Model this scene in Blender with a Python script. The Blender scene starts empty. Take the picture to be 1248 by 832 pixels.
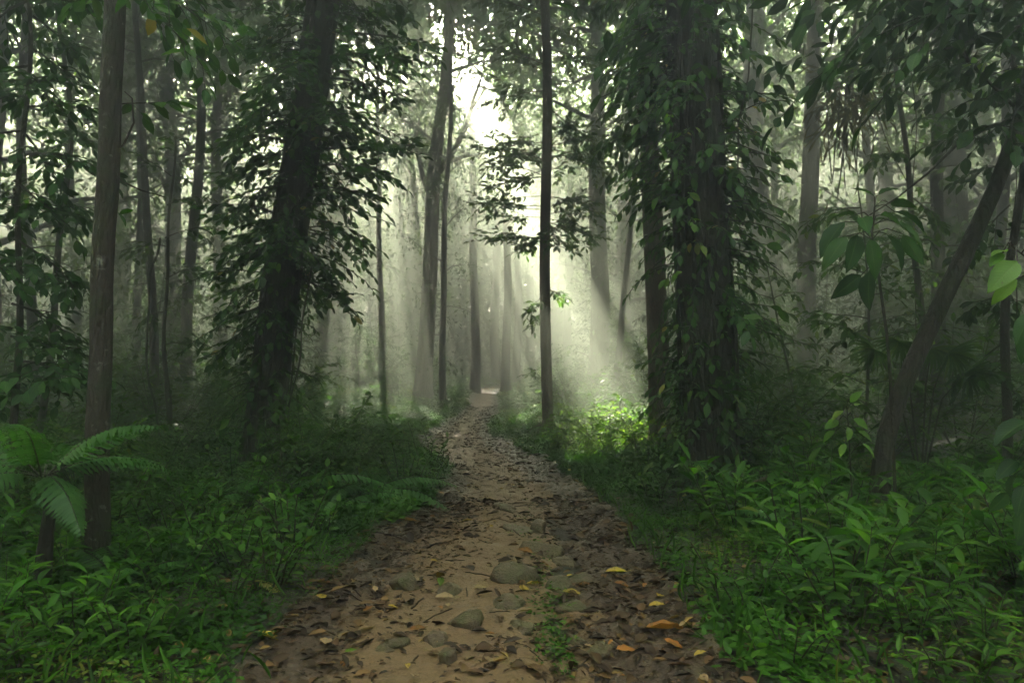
import bpy, math
import numpy as np

R = np.random.default_rng(11)
rad = math.radians
PITCH = math.atan(24 / 832.0)
EYE = 1.5
scene = bpy.context.scene
COL = scene.collection

# ------------------------------------------------------------------ camera, sky, sun, exposure
cam_d = bpy.data.cameras.new("camera")
cam_d.sensor_width = 36
cam_d.lens = 24
cam_d.clip_start = 0.05
cam_d.clip_end = 1000
cam = bpy.data.objects.new("camera", cam_d)
COL.objects.link(cam)
cam.location = (0, 0, EYE)
cam.rotation_euler = (math.pi / 2 + PITCH, 0, 0)
scene.camera = cam

SUN_AZ, SUN_EL = -12.0, 37.0          # degrees; azimuth from +Y towards +X
S = np.array([math.sin(rad(SUN_AZ)) * math.cos(rad(SUN_EL)), math.cos(rad(SUN_AZ)) * math.cos(rad(SUN_EL)), math.sin(rad(SUN_EL))])

world = bpy.data.worlds.new("World")
scene.world = world
world.use_nodes = True
wn = world.node_tree.nodes
wl = world.node_tree.links
wn.clear()
sky = wn.new("ShaderNodeTexSky")
sky.sky_type = 'NISHITA'
sky.sun_disc = False
sky.sun_elevation = rad(SUN_EL)
sky.sun_rotation = rad(SUN_AZ)
sky.air_density = 0.32
sky.dust_density = 6.0
sky.ozone_density = 0.4
bg = wn.new("ShaderNodeBackground")
bg.inputs['Strength'].default_value = 0.15
wo = wn.new("ShaderNodeOutputWorld")
wl.new(sky.outputs[0], bg.inputs['Color'])
wl.new(bg.outputs[0], wo.inputs['Surface'])

sun_d = bpy.data.lights.new("sun", 'SUN')
sun_d.energy = 5.0
sun_d.angle = rad(0.5)
sun_d.color = (1.0, 0.94, 0.79)
sun = bpy.data.objects.new("sun", sun_d)
COL.objects.link(sun)
from mathutils import Vector
sun.rotation_euler = Vector(S).to_track_quat('Z', 'Y').to_euler()

scene.view_settings.view_transform = 'Standard'
scene.view_settings.look = 'None'
scene.view_settings.exposure = 5.65
scene.view_settings.gamma = 1.0
HAZE_DENSITY = 0.039
HAZE_TOP = 26.0

scene.render.engine = 'CYCLES'
cy = scene.cycles
cy.use_denoising = True
try:
    cy.denoiser = 'OPENIMAGEDENOISE'
    cy.denoising_input_passes = 'RGB_ALBEDO_NORMAL'
    cy.denoising_prefilter = 'ACCURATE'
except Exception:
    pass
cy.max_bounces = 7
cy.diffuse_bounces = 4
cy.glossy_bounces = 2
cy.transmission_bounces = 4
cy.volume_bounces = 0
cy.transparent_max_bounces = 4
cy.caustics_reflective = False
cy.caustics_refractive = False
cy.sample_clamp_indirect = 6.0

# ------------------------------------------------------------------ helpers
def pix(px, py, d):
    """world point at depth y=d on the ray of a pixel of the 1248x832 photograph"""
    a = (px - 624) / 832.0
    b = (416 - py) / 832.0
    c, s = math.cos(PITCH), math.sin(PITCH)
    v = np.array([a, c - b * s, s + b * c])
    return np.array([0, 0, EYE]) + v * (d / v[1])

def sstep(x, a=0.0, b=1.0):
    t = np.clip((np.asarray(x, float) - a) / (b - a), 0, 1)
    return t * t * (3 - 2 * t)

_PY = np.array([-90, 0, 2.5, 3.2, 4.8, 6.0, 7.0, 8.1, 9.6, 11.2, 12.7, 14.2, 17, 19.6, 24, 29, 36, 44, 55, 90])
_PX = np.array([0.3, 0.0, -0.08, -0.10, -0.12, -0.08, -0.02, .06, -.02, -.42, -.90, -1.18, -1.16, -.98, -1.0, -1.25, -1.2, .2, 4, 16.0])
_PW = np.array([1.2, 1.2, 1.22, 1.22, 1.2, 1.14, 1.02, .88, .72, .88, .84, .72, .56, .54, .56, .6, .64, .7, .7, .7])
PY = np.linspace(-90, 90, 3601)
_k = np.hanning(29) / np.hanning(29).sum()
PX = np.convolve(np.pad(np.interp(PY, _PY, _PX), 14, 'edge'), _k, 'valid')
PW = np.convolve(np.pad(np.interp(PY, _PY, _PW), 14, 'edge'), _k, 'valid')
def path_c(y): return np.interp(y, PY, PX)
def path_w(y): return np.interp(y, PY, PW)
def wav(x, y):
    return (np.sin(x * 1.3 + y * .7) * np.cos(y * 1.1 - x * .4) + .6 * np.sin(x * 2.9 - y * 2.1 + 1.3) + .4 * np.sin(x * 5.1 + y * 4.3 + .5))
def side_of(x, y): return np.abs(x - path_c(y)) - path_w(y)
def gh(x, y):
    x = np.asarray(x, float); y = np.asarray(y, float)
    s = side_of(x, y)
    h = -0.10 * (1 - sstep(s, -.35, .25)) + 0.07 * sstep(s, 0.1, 2.2) + 0.5 * sstep(s, 2, 16)
    h = h + 0.05 * wav(x * .8, y * .8) * sstep(s, 0, 1.5)
    h = h + 0.4 * sstep(y, 24, 60)
    return h

def link(o, parent=None):
    COL.objects.link(o)
    if parent is not None:
        o.parent = parent
    return o
def tag(o, label=None, cat=None, group=None, kind=None):
    if label: o['label'] = label
    if cat: o['category'] = cat
    if group: o['group'] = group
    if kind: o['kind'] = kind
    return o
def empty(name, loc, label, cat, group=None):
    o = bpy.data.objects.new(name, None)
    o.location = loc
    o.empty_display_size = .2
    link(o)
    return tag(o, label, cat, group)
def copy_tree(o, parent=None):
    c = o.copy()
    COL.objects.link(c)
    c.parent = parent
    for ch in list(o.children):
        copy_tree(ch, c)
    return c
def unit(v):
    v = np.asarray(v, float)
    return v / np.maximum(np.linalg.norm(v, axis=-1, keepdims=True), 1e-9)

# leaf templates: rows (u, t, z), faces
def leaf_rows(ts, ws, fold=.12, droop=.18, wave=0.0):
    v = [(0, ts[0], 0, 0)]
    for k, (t, w) in enumerate(zip(ts[1:-1], ws[1:-1])):
        z = -droop * t * t
        wv = wave * (1 if k % 2 else -1)
        v += [(-w, t, z + fold * w + wv, -1), (0, t, z, 0), (w, t, z + fold * w - wv, 1)]
    v.append((0, ts[-1], -droop * ts[-1] ** 2, 0))
    n = len(ts) - 2
    tri = [(0, 2, 1), (0, 3, 2)]
    quad = []
    for k in range(n - 1):
        a = 1 + 3 * k
        quad += [(a, a + 1, a + 4, a + 3), (a + 1, a + 2, a + 5, a + 4)]
    a = 1 + 3 * (n - 1)
    e = 1 + 3 * n
    tri += [(a, a + 1, e), (a + 1, a + 2, e)]
    return np.array(v, float), np.array(tri), np.array(quad if quad else np.zeros((0, 4), int)).reshape(-1, 4)
HI = leaf_rows([0, .06, .2, .38, .56, .74, .89, 1], [0, .07, .32, .48, .5, .38, .17, 0], .22, .22, .012)
LANCE = leaf_rows([0, .08, .25, .45, .65, .82, 1], [0, .14, .4, .5, .42, .24, 0], .25, .34, .008)
MID = leaf_rows([0, .28, .66, 1], [0, .44, .40, 0], .2, .2)
CURL = leaf_rows([0, .1, .3, .5, .7, .88, 1], [0, .18, .44, .5, .42, .2, 0], .5, -.10, .03)
LO = (np.array([(0, 0, 0, 0), (.5, .45, .06, 1), (0, 1, -.12, 0), (-.5, .45, .06, -1)], float), np.zeros((0, 3), int), np.array([(0, 1, 2, 3)]))

class Geo:
    def __init__(self):
        self.v = []; self.q = []; self.t = []; self.a = []; self.n = 0
    def add(self, v, q=None, t=None, rnd=.5, u=None, l=None):
        m = len(v)
        self.v.append(np.asarray(v, float))
        if q is not None and len(q): self.q.append(np.asarray(q, int) + self.n)
        if t is not None and len(t): self.t.append(np.asarray(t, int) + self.n)
        a = np.zeros((m, 3))
        a[:, 0] = rnd
        if u is not None: a[:, 1] = u
        if l is not None: a[:, 2] = l
        self.a.append(a)
        self.n += m
    def tube(self, pts, r, seg=8, rnd=.5, lump=0.0, cap=False):
        pts = np.asarray(pts, float); n = len(pts)
        r = np.broadcast_to(np.asarray(r, float), (n,))
        tan = unit(np.gradient(pts, axis=0))
        ref = np.array([1.0, 0, 0]) if abs(tan[0][0]) < .8 else np.array([0, 1.0, 0])
        x = np.zeros_like(pts); p = ref
        for i in range(n):
            p = p - tan[i] * np.dot(p, tan[i]); p = p / np.linalg.norm(p); x[i] = p
        y = np.cross(tan, x)
        th = np.linspace(0, 2 * np.pi, seg, endpoint=False)
        rr = r[:, None] * np.ones((n, seg))
        if lump:
            ph = R.uniform(0, 6.28, 4)
            k = np.arange(n)[:, None]
            rr = rr * (1 + lump * (np.sin(th * 2 + ph[0] + k * .31) + .7 * np.sin(th * 3 + ph[1] - k * .23) + .5 * np.sin(th * 5 + ph[2] + k * .5)) * .5 + lump * R.normal(0, .25, (n, seg)))
        v = pts[:, None] + rr[..., None] * (np.cos(th)[None, :, None] * x[:, None] + np.sin(th)[None, :, None] * y[:, None])
        i = np.arange(n - 1)[:, None] * seg
        j = np.arange(seg)[None]; j2 = (j + 1) % seg
        q = np.stack([i + j, i + j2, i + seg + j2, i + seg + j], -1).reshape(-1, 4)
        self.add(v.reshape(-1, 3), q, None, rnd, None, np.repeat(np.linspace(0, 1, n), seg))
        if cap:
            c = np.array([pts[-1] + tan[-1] * r[-1] * .3])
            base = self.n - seg
            self.add(c, None, None, rnd)
            t = np.stack([np.full(seg, base + seg), base + np.arange(seg), base + (np.arange(seg) + 1) % seg], -1)
            self.t.append(t)
    def leaves(self, P, A, N, L, W, tpl=LO, rnd=None):
        P = np.asarray(P, float).reshape(-1, 3); n = len(P)
        if n == 0: return
        A = unit(np.broadcast_to(A, (n, 3))); N = np.broadcast_to(np.asarray(N, float), (n, 3))
        sd = np.cross(A, N); bad = np.linalg.norm(sd, axis=1) < 1e-3
        if bad.any(): sd[bad] = np.cross(A[bad], np.array([.3, .9, .2]))
        sd = unit(sd); N = np.cross(sd, A)
        L = np.broadcast_to(np.asarray(L, float), (n,)); W = np.broadcast_to(np.asarray(W, float), (n,))
        if rnd is None: rnd = R.random(n)
        rnd = np.broadcast_to(rnd, (n,))
        tv, tt, tq = tpl; m = len(tv)
        v = P[:, None] + A[:, None] * (L[:, None] * tv[None, :, 1])[..., None] + sd[:, None] * (W[:, None] * tv[None, :, 0])[..., None] + N[:, None] * (L[:, None] * tv[None, :, 2] * .6)[..., None]
        off = (np.arange(n) * m)[:, None, None]
        q = (tq[None] + off).reshape(-1, 4); t = (tt[None] + off).reshape(-1, 3)
        self.add(v.reshape(-1, 3), q, t, np.repeat(rnd, m), np.tile(tv[:, 3], n), np.tile(tv[:, 1], n))
    def build(self, name, mat, parent=None, smooth=False, origin=None):
        me = bpy.data.meshes.new(name)
        v = np.concatenate(self.v).astype(np.float32) if self.v else np.zeros((0, 3), np.float32)
        if origin is not None: v = v - np.asarray(origin, np.float32)
        a = np.concatenate(self.a).astype(np.float32) if self.a else np.zeros((0, 3), np.float32)
        q = np.concatenate(self.q) if self.q else np.zeros((0, 4), int)
        t = np.concatenate(self.t) if self.t else np.zeros((0, 3), int)
        me.vertices.add(len(v)); me.vertices.foreach_set('co', v.ravel())
        lp = np.concatenate([q.ravel(), t.ravel()]).astype(np.int32)
        me.loops.add(len(lp)); me.loops.foreach_set('vertex_index', lp)
        tot = np.concatenate([np.full(len(q), 4), np.full(len(t), 3)]).astype(np.int32)
        st = np.concatenate([[0], np.cumsum(tot)[:-1]]).astype(np.int32)
        me.polygons.add(len(tot)); me.polygons.foreach_set('loop_start', st); me.polygons.foreach_set('loop_total', tot)
        if smooth: me.polygons.foreach_set('use_smooth', np.ones(len(tot), bool))
        at = me.attributes.new('lf', 'FLOAT_VECTOR', 'POINT')
        at.data.foreach_set('vector', a.ravel())
        me.update(calc_edges=True)
        me.materials.append(mat)
        o = bpy.data.objects.new(name, me)
        return link(o, parent)

# ------------------------------------------------------------------ materials
class NT:
    def __init__(self, name):
        self.m = bpy.data.materials.new(name); self.m.use_nodes = True
        self.n = self.m.node_tree.nodes; self.l = self.m.node_tree.links; self.n.clear()
        self.out = self.n.new('ShaderNodeOutputMaterial')
    def N(self, t, **k):
        o = self.n.new(t)
        for a, b in k.items():
            if a.startswith('i_'):
                o.inputs[a[2:].replace('_', ' ')].default_value = b
            else: setattr(o, a, b)
        return o
    def L(self, a, b): self.l.new(a, b)
    def ramp(self, fac, stops, interp='LINEAR'):
        r = self.N('ShaderNodeValToRGB'); e = r.color_ramp.elements
        r.color_ramp.interpolation = interp
        while len(e) < len(stops): e.new(.5)
        for k, (p, c) in enumerate(stops):
            e[k].position = p; e[k].color = (*c, 1) if len(c) == 3 else c
        self.L(fac, r.inputs[0]); return r.outputs[0]
    def noise(self, vec, scale, detail=4, rough=.55, dim='3D'):
        n = self.N('ShaderNodeTexNoise'); n.inputs['Scale'].default_value = scale; n.inputs['Detail'].default_value = detail
        n.inputs['Roughness'].default_value = rough
        if vec is not None: self.L(vec, n.inputs['Vector'])
        return n.outputs['Fac']
    def mix(self, fac, a, b, mode='MIX'):
        m = self.N('ShaderNodeMix', data_type='RGBA', blend_type=mode)
        for s, x in ((0, fac), (6, a), (7, b)):
            if hasattr(x, 'is_output'): self.L(x, m.inputs[s])
            else: m.inputs[s].default_value = x if s == 0 else (*x, 1)
        return m.outputs[2]
    def math(self, op, a, b=0.0, c=None):
        m = self.N('ShaderNodeMath', operation=op)
        for s, x in ((0, a), (1, b), (2, c)):
            if x is None: continue
            if hasattr(x, 'is_output'): self.L(x, m.inputs[s])
            else: m.inputs[s].default_value = x
        return m.outputs[0]
    def bump(self, h, strength, dist, normal=None):
        b = self.N('ShaderNodeBump'); b.inputs['Strength'].default_value = strength; b.inputs['Distance'].default_value = dist
        self.L(h, b.inputs['Height'])
        if normal is not None: self.L(normal, b.inputs['Normal'])
        return b.outputs[0]

def leaf_mat(name, stops, tr=.35, trcol=(2.0, 2.4, .7), rough=.42, spec=.32, vein=False, hue=.25, blot_at=.70):
    t = NT(name)
    at = t.N('ShaderNodeAttribute', attribute_name='lf')
    sep = t.N('ShaderNodeSeparateXYZ'); t.L(at.outputs['Vector'], sep.inputs[0])
    col = t.ramp(sep.outputs[0], stops)
    oi = t.N('ShaderNodeObjectInfo')
    v = t.math('MULTIPLY_ADD', oi.outputs['Random'], hue * 2, 1 - hue)
    geo = t.N('ShaderNodeNewGeometry')
    nz = t.noise(geo.outputs['Position'], 1.1, 2)
    v = t.math('MULTIPLY', v, t.math('MULTIPLY_ADD', nz, 1.0, .5))
    hs = t.N('ShaderNodeHueSaturation'); t.L(col, hs.inputs['Color']); t.L(v, hs.inputs['Value'])
    col = hs.outputs[0]
    pb = t.N('ShaderNodeBsdfPrincipled', i_Roughness=rough)
    pb.inputs['Specular IOR Level'].default_value = spec
    if vein:
        au = t.math('ABSOLUTE', sep.outputs[1])
        mid = t.math('SUBTRACT', 1.0, t.math('MULTIPLY', au, 9.0)); mid = t.math('MAXIMUM', mid, 0.0)
        ph = t.math('SUBTRACT', t.math('MULTIPLY', sep.outputs[2], 75.0), t.math('MULTIPLY', au, 16.0))
        sv = t.math('POWER', t.math('ABSOLUTE', t.math('SINE', t.math('MULTIPLY', ph, .5))), 8.0)
        sv = t.math('SUBTRACT', 1.0, sv)
        h = t.math('SUBTRACT', t.math('MULTIPLY', sv, .5), mid)
        nb = t.bump(h, .35, .004); t.L(nb, pb.inputs['Normal'])
        col = t.mix(t.math('MULTIPLY', mid, .35), col, (.16, .22, .06))
        blot = t.noise(geo.outputs['Position'], 38, 3)
        col = t.mix(t.math('MULTIPLY', t.math('GREATER_THAN', blot, blot_at), .5), col, (.10, .075, .03))
    t.L(col, pb.inputs['Base Color'])
    tl = t.N('ShaderNodeBsdfTranslucent')
    tc = t.mix(1.0, col, trcol, 'MULTIPLY'); t.L(tc, tl.inputs['Color'])
    ms = t.N('ShaderNodeMixShader', i_Fac=tr); ms.inputs[0].default_value = tr
    t.L(pb.outputs[0], ms.inputs[1]); t.L(tl.outputs[0], ms.inputs[2]); t.L(ms.outputs[0], t.out.inputs[0])
    return t.m

def bark_mat(name, dark, light, lichen=(.22, .23, .18), lam=.5, moss=.35, scale=1.0, wet=.6):
    t = NT(name)
    tc = t.N('ShaderNodeTexCoord'); mp = t.N('ShaderNodeMapping'); mp.inputs['Scale'].default_value = (1, 1, .28)
    t.L(tc.outputs['Object'], mp.inputs[0])
    n1 = t.noise(mp.outputs[0], 26 * scale, 6, .65)
    n2 = t.noise(tc.outputs['Object'], 5 * scale, 4)
    n3 = t.noise(tc.outputs['Object'], 9 * scale, 5, .6)
    n4 = t.noise(tc.outputs['Object'], 60 * scale, 3)
    col = t.ramp(n1, [(.3, dark), (.7, light)])
    lm = t.ramp(n3, [(.62, (0, 0, 0)), (.68, (1, 1, 1))])
    col = t.mix(t.math('MULTIPLY', lm, lam), col, lichen)
    mm = t.ramp(n2, [(.48, (0, 0, 0)), (.62, (1, 1, 1))])
    col = t.mix(t.math('MULTIPLY', mm, moss), col, (.03, .05, .012))
    pb = t.N('ShaderNodeBsdfPrincipled', i_Roughness=wet)
    pb.inputs['Specular IOR Level'].default_value = .35
    t.L(col, pb.inputs['Base Color'])
    vr = t.N('ShaderNodeTexVoronoi', feature='DISTANCE_TO_EDGE'); vr.inputs['Scale'].default_value = 22 * scale; t.L(mp.outputs[0], vr.inputs['Vector'])
    h = t.math('ADD', n1, t.math('MULTIPLY', t.math('MINIMUM', vr.outputs['Distance'], .25), 1.6)); h = t.math('ADD', h, t.math('MULTIPLY', n4, .35))
    t.L(t.bump(h, .9, .03), pb.inputs['Normal'])
    t.L(pb.outputs[0], t.out.inputs[0])
    return t.m

def G(*c): return c
M_leaf_near = leaf_mat('glossy_leaf', [(0, (.018, .058, .009)), (.55, (.034, .094, .013)), (.9, (.07, .145, .02)), (.985, (.09, .14, .025)), (.995, (.3, .2, .03))], .35, vein=True, rough=.36)
M_leaf_dark = leaf_mat('dark_leaf', [(0, (.013, .042, .009)), (.6, (.024, .072, .012)), (1, (.045, .11, .017))], .26, vein=True, rough=.5, spec=.2)
M_leaf_bright = leaf_mat('young_leaf', [(0, (.08, .17, .02)), (.7, (.13, .24, .03)), (1, (.2, .26, .04))], .5, vein=True, rough=.4)
M_leaf_mid = leaf_mat('forest_leaf', [(0, (.026, .066, .011)), (.6, (.046, .105, .016)), (.93, (.08, .145, .022)), (1, (.15, .17, .03))], .42, rough=.6, spec=.15)
M_leaf_far = leaf_mat('canopy_leaf', [(0, (.03, .06, .015)), (.7, (.055, .1, .022)), (1, (.09, .13, .03))], .42, rough=.55, spec=.3)
M_herb = leaf_mat('herb_leaf', [(0, (.024, .074, .007)), (.6, (.05, .14, .011)), (.95, (.10, .21, .02)), (1, (.16, .17, .03))], .4, rough=.52, spec=.22, hue=.15)
M_fern = leaf_mat('fern_leaf', [(0, (.042, .125, .022)), (1, (.075, .185, .034))], .4, rough=.45)
M_fern_dead = leaf_mat('dry_fern', [(0, (.30, .22, .07)), (1, (.42, .34, .12))], .3, rough=.6)
M_yellow = leaf_mat('yellow_leaf', [(0, (.45, .29, .035)), (1, (.52, .36, .05))], .25, vein=True, blot_at=.6, rough=.4, hue=.15)
M_orange = leaf_mat('orange_leaf', [(0, (.28, .10, .022)), (1, (.40, .17, .035))], .2, vein=True, blot_at=.57, rough=.4, hue=.3)
M_tan = leaf_mat('tan_leaf', [(0, (.28, .18, .085)), (1, (.36, .24, .12))], .15, vein=True, blot_at=.58, rough=.45, hue=.3)
M_brown = leaf_mat('brown_leaf', [(0, (.07, .04, .02)), (1, (.14, .07, .03))], .12, vein=True, rough=.35, hue=.4)
M_litter = leaf_mat('litter', [(0, (.022, .014, .009)), (.6, (.06, .035, .018)), (.9, (.12, .065, .028)), (.97, (.22, .12, .04)), (1, (.3, .2, .05))], .05, rough=.6, spec=.2, hue=.1)
M_epi = leaf_mat('dry_epiphyte_leaf', [(0, (.06, .05, .02)), (.6, (.12, .09, .03)), (1, (.16, .15, .03))], .35, rough=.55)
M_twig = bark_mat('twig_bark', (.03, .022, .014), (.07, .055, .034), lam=.2, moss=.5, scale=2)
M_bark_dark = bark_mat('dark_bark', (.018, .014, .010), (.055, .042, .028), lam=.25, moss=.55, scale=.9)
M_bark_pale = bark_mat('mottled_bark', (.032, .023, .015), (.08, .06, .042), lichen=(.30, .30, .24), lam=.8, moss=.55, scale=1.3)
M_bark_red = bark_mat('reddish_bark', (.055, .036, .023), (.17, .11, .07), lam=.35, moss=.35, scale=1.3)
M_bark_mid = bark_mat('grey_bark', (.04, .034, .026), (.10, .085, .065), lam=.3, moss=.3, scale=.6)

def ground_mat():
    t = NT('forest_floor')
    tc = t.N('ShaderNodeTexCoord')
    n1 = t.noise(tc.outputs['Object'], 2.2, 6, .65); n2 = t.noise(tc.outputs['Object'], 16, 5, .6); n3 = t.noise(tc.outputs['Object'], 70, 3)
    col = t.ramp(n2, [(.3, (.014, .010, .007)), (.55, (.035, .025, .015)), (.75, (.06, .04, .02))])
    mm = t.ramp(n1, [(.45, (0, 0, 0)), (.6, (1, 1, 1))])
    col = t.mix(t.math('MULTIPLY', mm, .6), col, (.018, .034, .009))
    pb = t.N('ShaderNodeBsdfPrincipled', i_Roughness=.7); t.L(col, pb.inputs['Base Color'])
    t.L(t.bump(t.math('ADD', n2, t.math('MULTIPLY', n3, .4)), .8, .05), pb.inputs['Normal'])
    t.L(pb.outputs[0], t.out.inputs[0]); return t.m
def path_mat():
    t = NT('trail_dirt')
    tc = t.N('ShaderNodeTexCoord')
    at = t.N('ShaderNodeAttribute', attribute_name='lf'); sep = t.N('ShaderNodeSeparateXYZ'); t.L(at.outputs['Vector'], sep.inputs[0])
    big = t.noise(tc.outputs['Object'], 1.3, 4, .6); med = t.noise(tc.outputs['Object'], 6, 6, .62); fine = t.noise(tc.outputs['Object'], 42, 5, .7); grit = t.noise(tc.outputs['Object'], 170, 2, .5)
    # worn sandy tread (attribute lf.y across the trail), muddy sides
    m = t.math('ADD', sep.outputs[1], t.math('MULTIPLY', t.math('SUBTRACT', med, .5), 1.9))
    m = t.math('ADD', m, t.math('MULTIPLY', t.math('SUBTRACT', big, .5), 1.5))
    sand = t.ramp(m, [(.30, (0, 0, 0)), (.72, (1, 1, 1))])
    mud = t.ramp(fine, [(.25, (.03, .017, .009)), (.5, (.078, .047, .025)), (.75, (.145, .09, .048))])
    snd = t.ramp(fine, [(.2, (.12, .068, .03)), (.5, (.205, .12, .053)), (.8, (.285, .175, .08))])
    col = t.mix(sand, mud, snd)
    sp = t.ramp(grit, [(.66, (0, 0, 0)), (.72, (1, 1, 1))])
    col = t.mix(t.math('MULTIPLY', sp, .45), col, (.26, .2, .13))
    sp2 = t.ramp(t.noise(tc.outputs['Object'], 90, 2), [(.28, (1, 1, 1)), (.34, (0, 0, 0))])
    col = t.mix(t.math('MULTIPLY', sp2, .6), col, (.02, .014, .01))
    ro = t.mix(sand, (.33, .33, .33), (.62, .62, .62))
    ro = t.math('ADD', t.math('MULTIPLY', t.math('SUBTRACT', med, .5), .5), ro)
    pb = t.N('ShaderNodeBsdfPrincipled'); t.L(col, pb.inputs['Base Color']); t.L(ro, pb.inputs['Roughness'])
    h = t.math('ADD', t.math('MULTIPLY', med, 1.2), t.math('MULTIPLY', fine, .5)); h = t.math('ADD', h, t.math('MULTIPLY', grit, .10))
    t.L(t.bump(h, .8, .045), pb.inputs['Normal'])
    t.L(pb.outputs[0], t.out.inputs[0]); return t.m
def rock_mat():
    t = NT('mossy_rock')
    tc = t.N('ShaderNodeTexCoord'); geo = t.N('ShaderNodeNewGeometry')
    n1 = t.noise(geo.outputs['Position'], 9, 6, .65); n2 = t.noise(geo.outputs['Position'], 45, 5, .65)
    col = t.ramp(n2, [(.25, (.04, .025, .013)), (.55, (.11, .07, .035)), (.8, (.21, .14, .075))])
    mm = t.ramp(n1, [(.42, (0, 0, 0)), (.6, (1, 1, 1))])
    col = t.mix(t.math('MULTIPLY', mm, .6), col, (.075, .085, .018))
    pb = t.N('ShaderNodeBsdfPrincipled', i_Roughness=.45); t.L(col, pb.inputs['Base Color'])
    t.L(t.bump(n2, .7, .03), pb.inputs['Normal']); t.L(pb.outputs[0], t.out.inputs[0]); return t.m
M_ground = ground_mat(); M_path = path_mat(); M_rock = rock_mat()

def haze():
    me = bpy.data.meshes.new('haze')
    e = 94.0; z0, z1 = -2.2, HAZE_TOP
    v = [(x, y, z) for z in (z0, z1) for y in (-e, e) for x in (-e, e)]
    f = [(0, 2, 3, 1), (4, 5, 7, 6), (0, 1, 5, 4), (2, 6, 7, 3), (0, 4, 6, 2), (1, 3, 7, 5)]
    me.from_pydata(v, [], f)
    t = NT('mist'); pv = t.N('ShaderNodeVolumePrincipled')
    pv.inputs['Color'].default_value = (.85, .94, .735, 1)
    pv.inputs['Density'].default_value = HAZE_DENSITY
    pv.inputs['Anisotropy'].default_value = .6
    t.L(pv.outputs[0], t.out.inputs['Volume'])
    me.materials.append(t.m)
    o = link(bpy.data.objects.new('haze', me)); o['kind'] = 'stuff'
haze()

# ------------------------------------------------------------------ ground and trail
def grid_sheet(name, xs, ys, zf, mat, attr=None):
    g = Geo()
    X, Y = np.meshgrid(xs, ys)
    Z = zf(X, Y)
    v = np.stack([X, Y, Z], -1).reshape(-1, 3)
    nx, ny = len(xs), len(ys)
    i = (np.arange(ny - 1) * nx)[:, None] + np.arange(nx - 1)[None]
    q = np.stack([i, i + 1, i + nx + 1, i + nx], -1).reshape(-1, 4)
    g.add(v, q)
    o = g.build(name, mat, None, True)
    o['kind'] = 'structure'
    return o
xs = np.unique(np.round(np.concatenate([np.linspace(-92, -12, 30), np.linspace(-12, 12, 240), np.linspace(12, 92, 30)]), 3))
ys = np.unique(np.round(np.concatenate([np.linspace(-92, 1, 24), np.linspace(1, 30, 290), np.linspace(30, 60, 90), np.linspace(60, 92, 16)]), 3))
grid_sheet('ground', xs, ys, lambda x, y: gh(x, y) - .05 * (1 - sstep(side_of(x, y), -.1, .12)), M_ground)

def vnoise(x, y, seed):
    """smooth value noise"""
    def hsh(i, j):
        s = np.sin(i * 127.1 + j * 311.7 + seed * 17.3) * 43758.5453
        return s - np.floor(s)
    i = np.floor(x); j = np.floor(y); fx = x - i; fy = y - j
    fx = fx * fx * (3 - 2 * fx); fy = fy * fy * (3 - 2 * fy)
    return (hsh(i, j) * (1 - fx) + hsh(i + 1, j) * fx) * (1 - fy) + (hsh(i, j + 1) * (1 - fx) + hsh(i + 1, j + 1) * fx) * fy - .5
def fbm(x, y, f, seed, o=4):
    return sum(vnoise(x * f * 2 ** k, y * f * 2 ** k, seed + k) * .5 ** k for k in range(o))
def path_z(x, y):
    s = side_of(x, y)
    u = (x - path_c(y)) / path_w(y)
    rough = sstep(np.abs(u + .15), .25, .75)
    z = gh(x, y) - .004 + .035 * fbm(x, y, 1.6, 3) + (.022 + .05 * rough) * fbm(x, y, 5.5, 7, 5) + .012 * np.maximum(fbm(x, y, 14, 71, 3), 0)
    # the channel to the right of the stones, an eroded step beside the sandy tread
    ch = np.exp(-((u - .40 - .1 * np.sin(y * 1.3)) / .13) ** 2) * sstep(y, 10, 7)
    z = z - .05 * ch
    return z - .16 * sstep(s, -.02, .34)
def trail():
    u = np.linspace(-1.35, 1.35, 136)
    y = np.concatenate([np.linspace(1.6, 12, 420), np.linspace(12.03, 30, 300), np.linspace(30.1, 62, 120)])
    U, Y = np.meshgrid(u, y)
    X = path_c(Y) + U * path_w(Y)
    Z = path_z(X, Y)
    g = Geo()
    nx, ny = len(u), len(y)
    i = (np.arange(ny - 1) * nx)[:, None] + np.arange(nx - 1)[None]
    q = np.stack([i, i + 1, i + nx + 1, i + nx], -1).reshape(-1, 4)
    # where feet have worn it sandy: 1 on the tread, 0 at the muddy sides
    c = np.where(Y < 9, -.12 + .0 * Y, -.12 + .15 * np.sin(Y * .5))
    w = np.interp(Y, [2, 5, 8, 11, 13, 20], [.60, .56, .60, .68, .7, .6])
    a = 1 - sstep(np.abs(U - c), w * .65, w * 1.35)
    g.add(np.stack([X, Y, Z], -1).reshape(-1, 3), q, None, .5, a.ravel(), None)
    o = g.build('dirt_trail', M_path, None, True)
    o['kind'] = 'structure'
trail()

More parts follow.
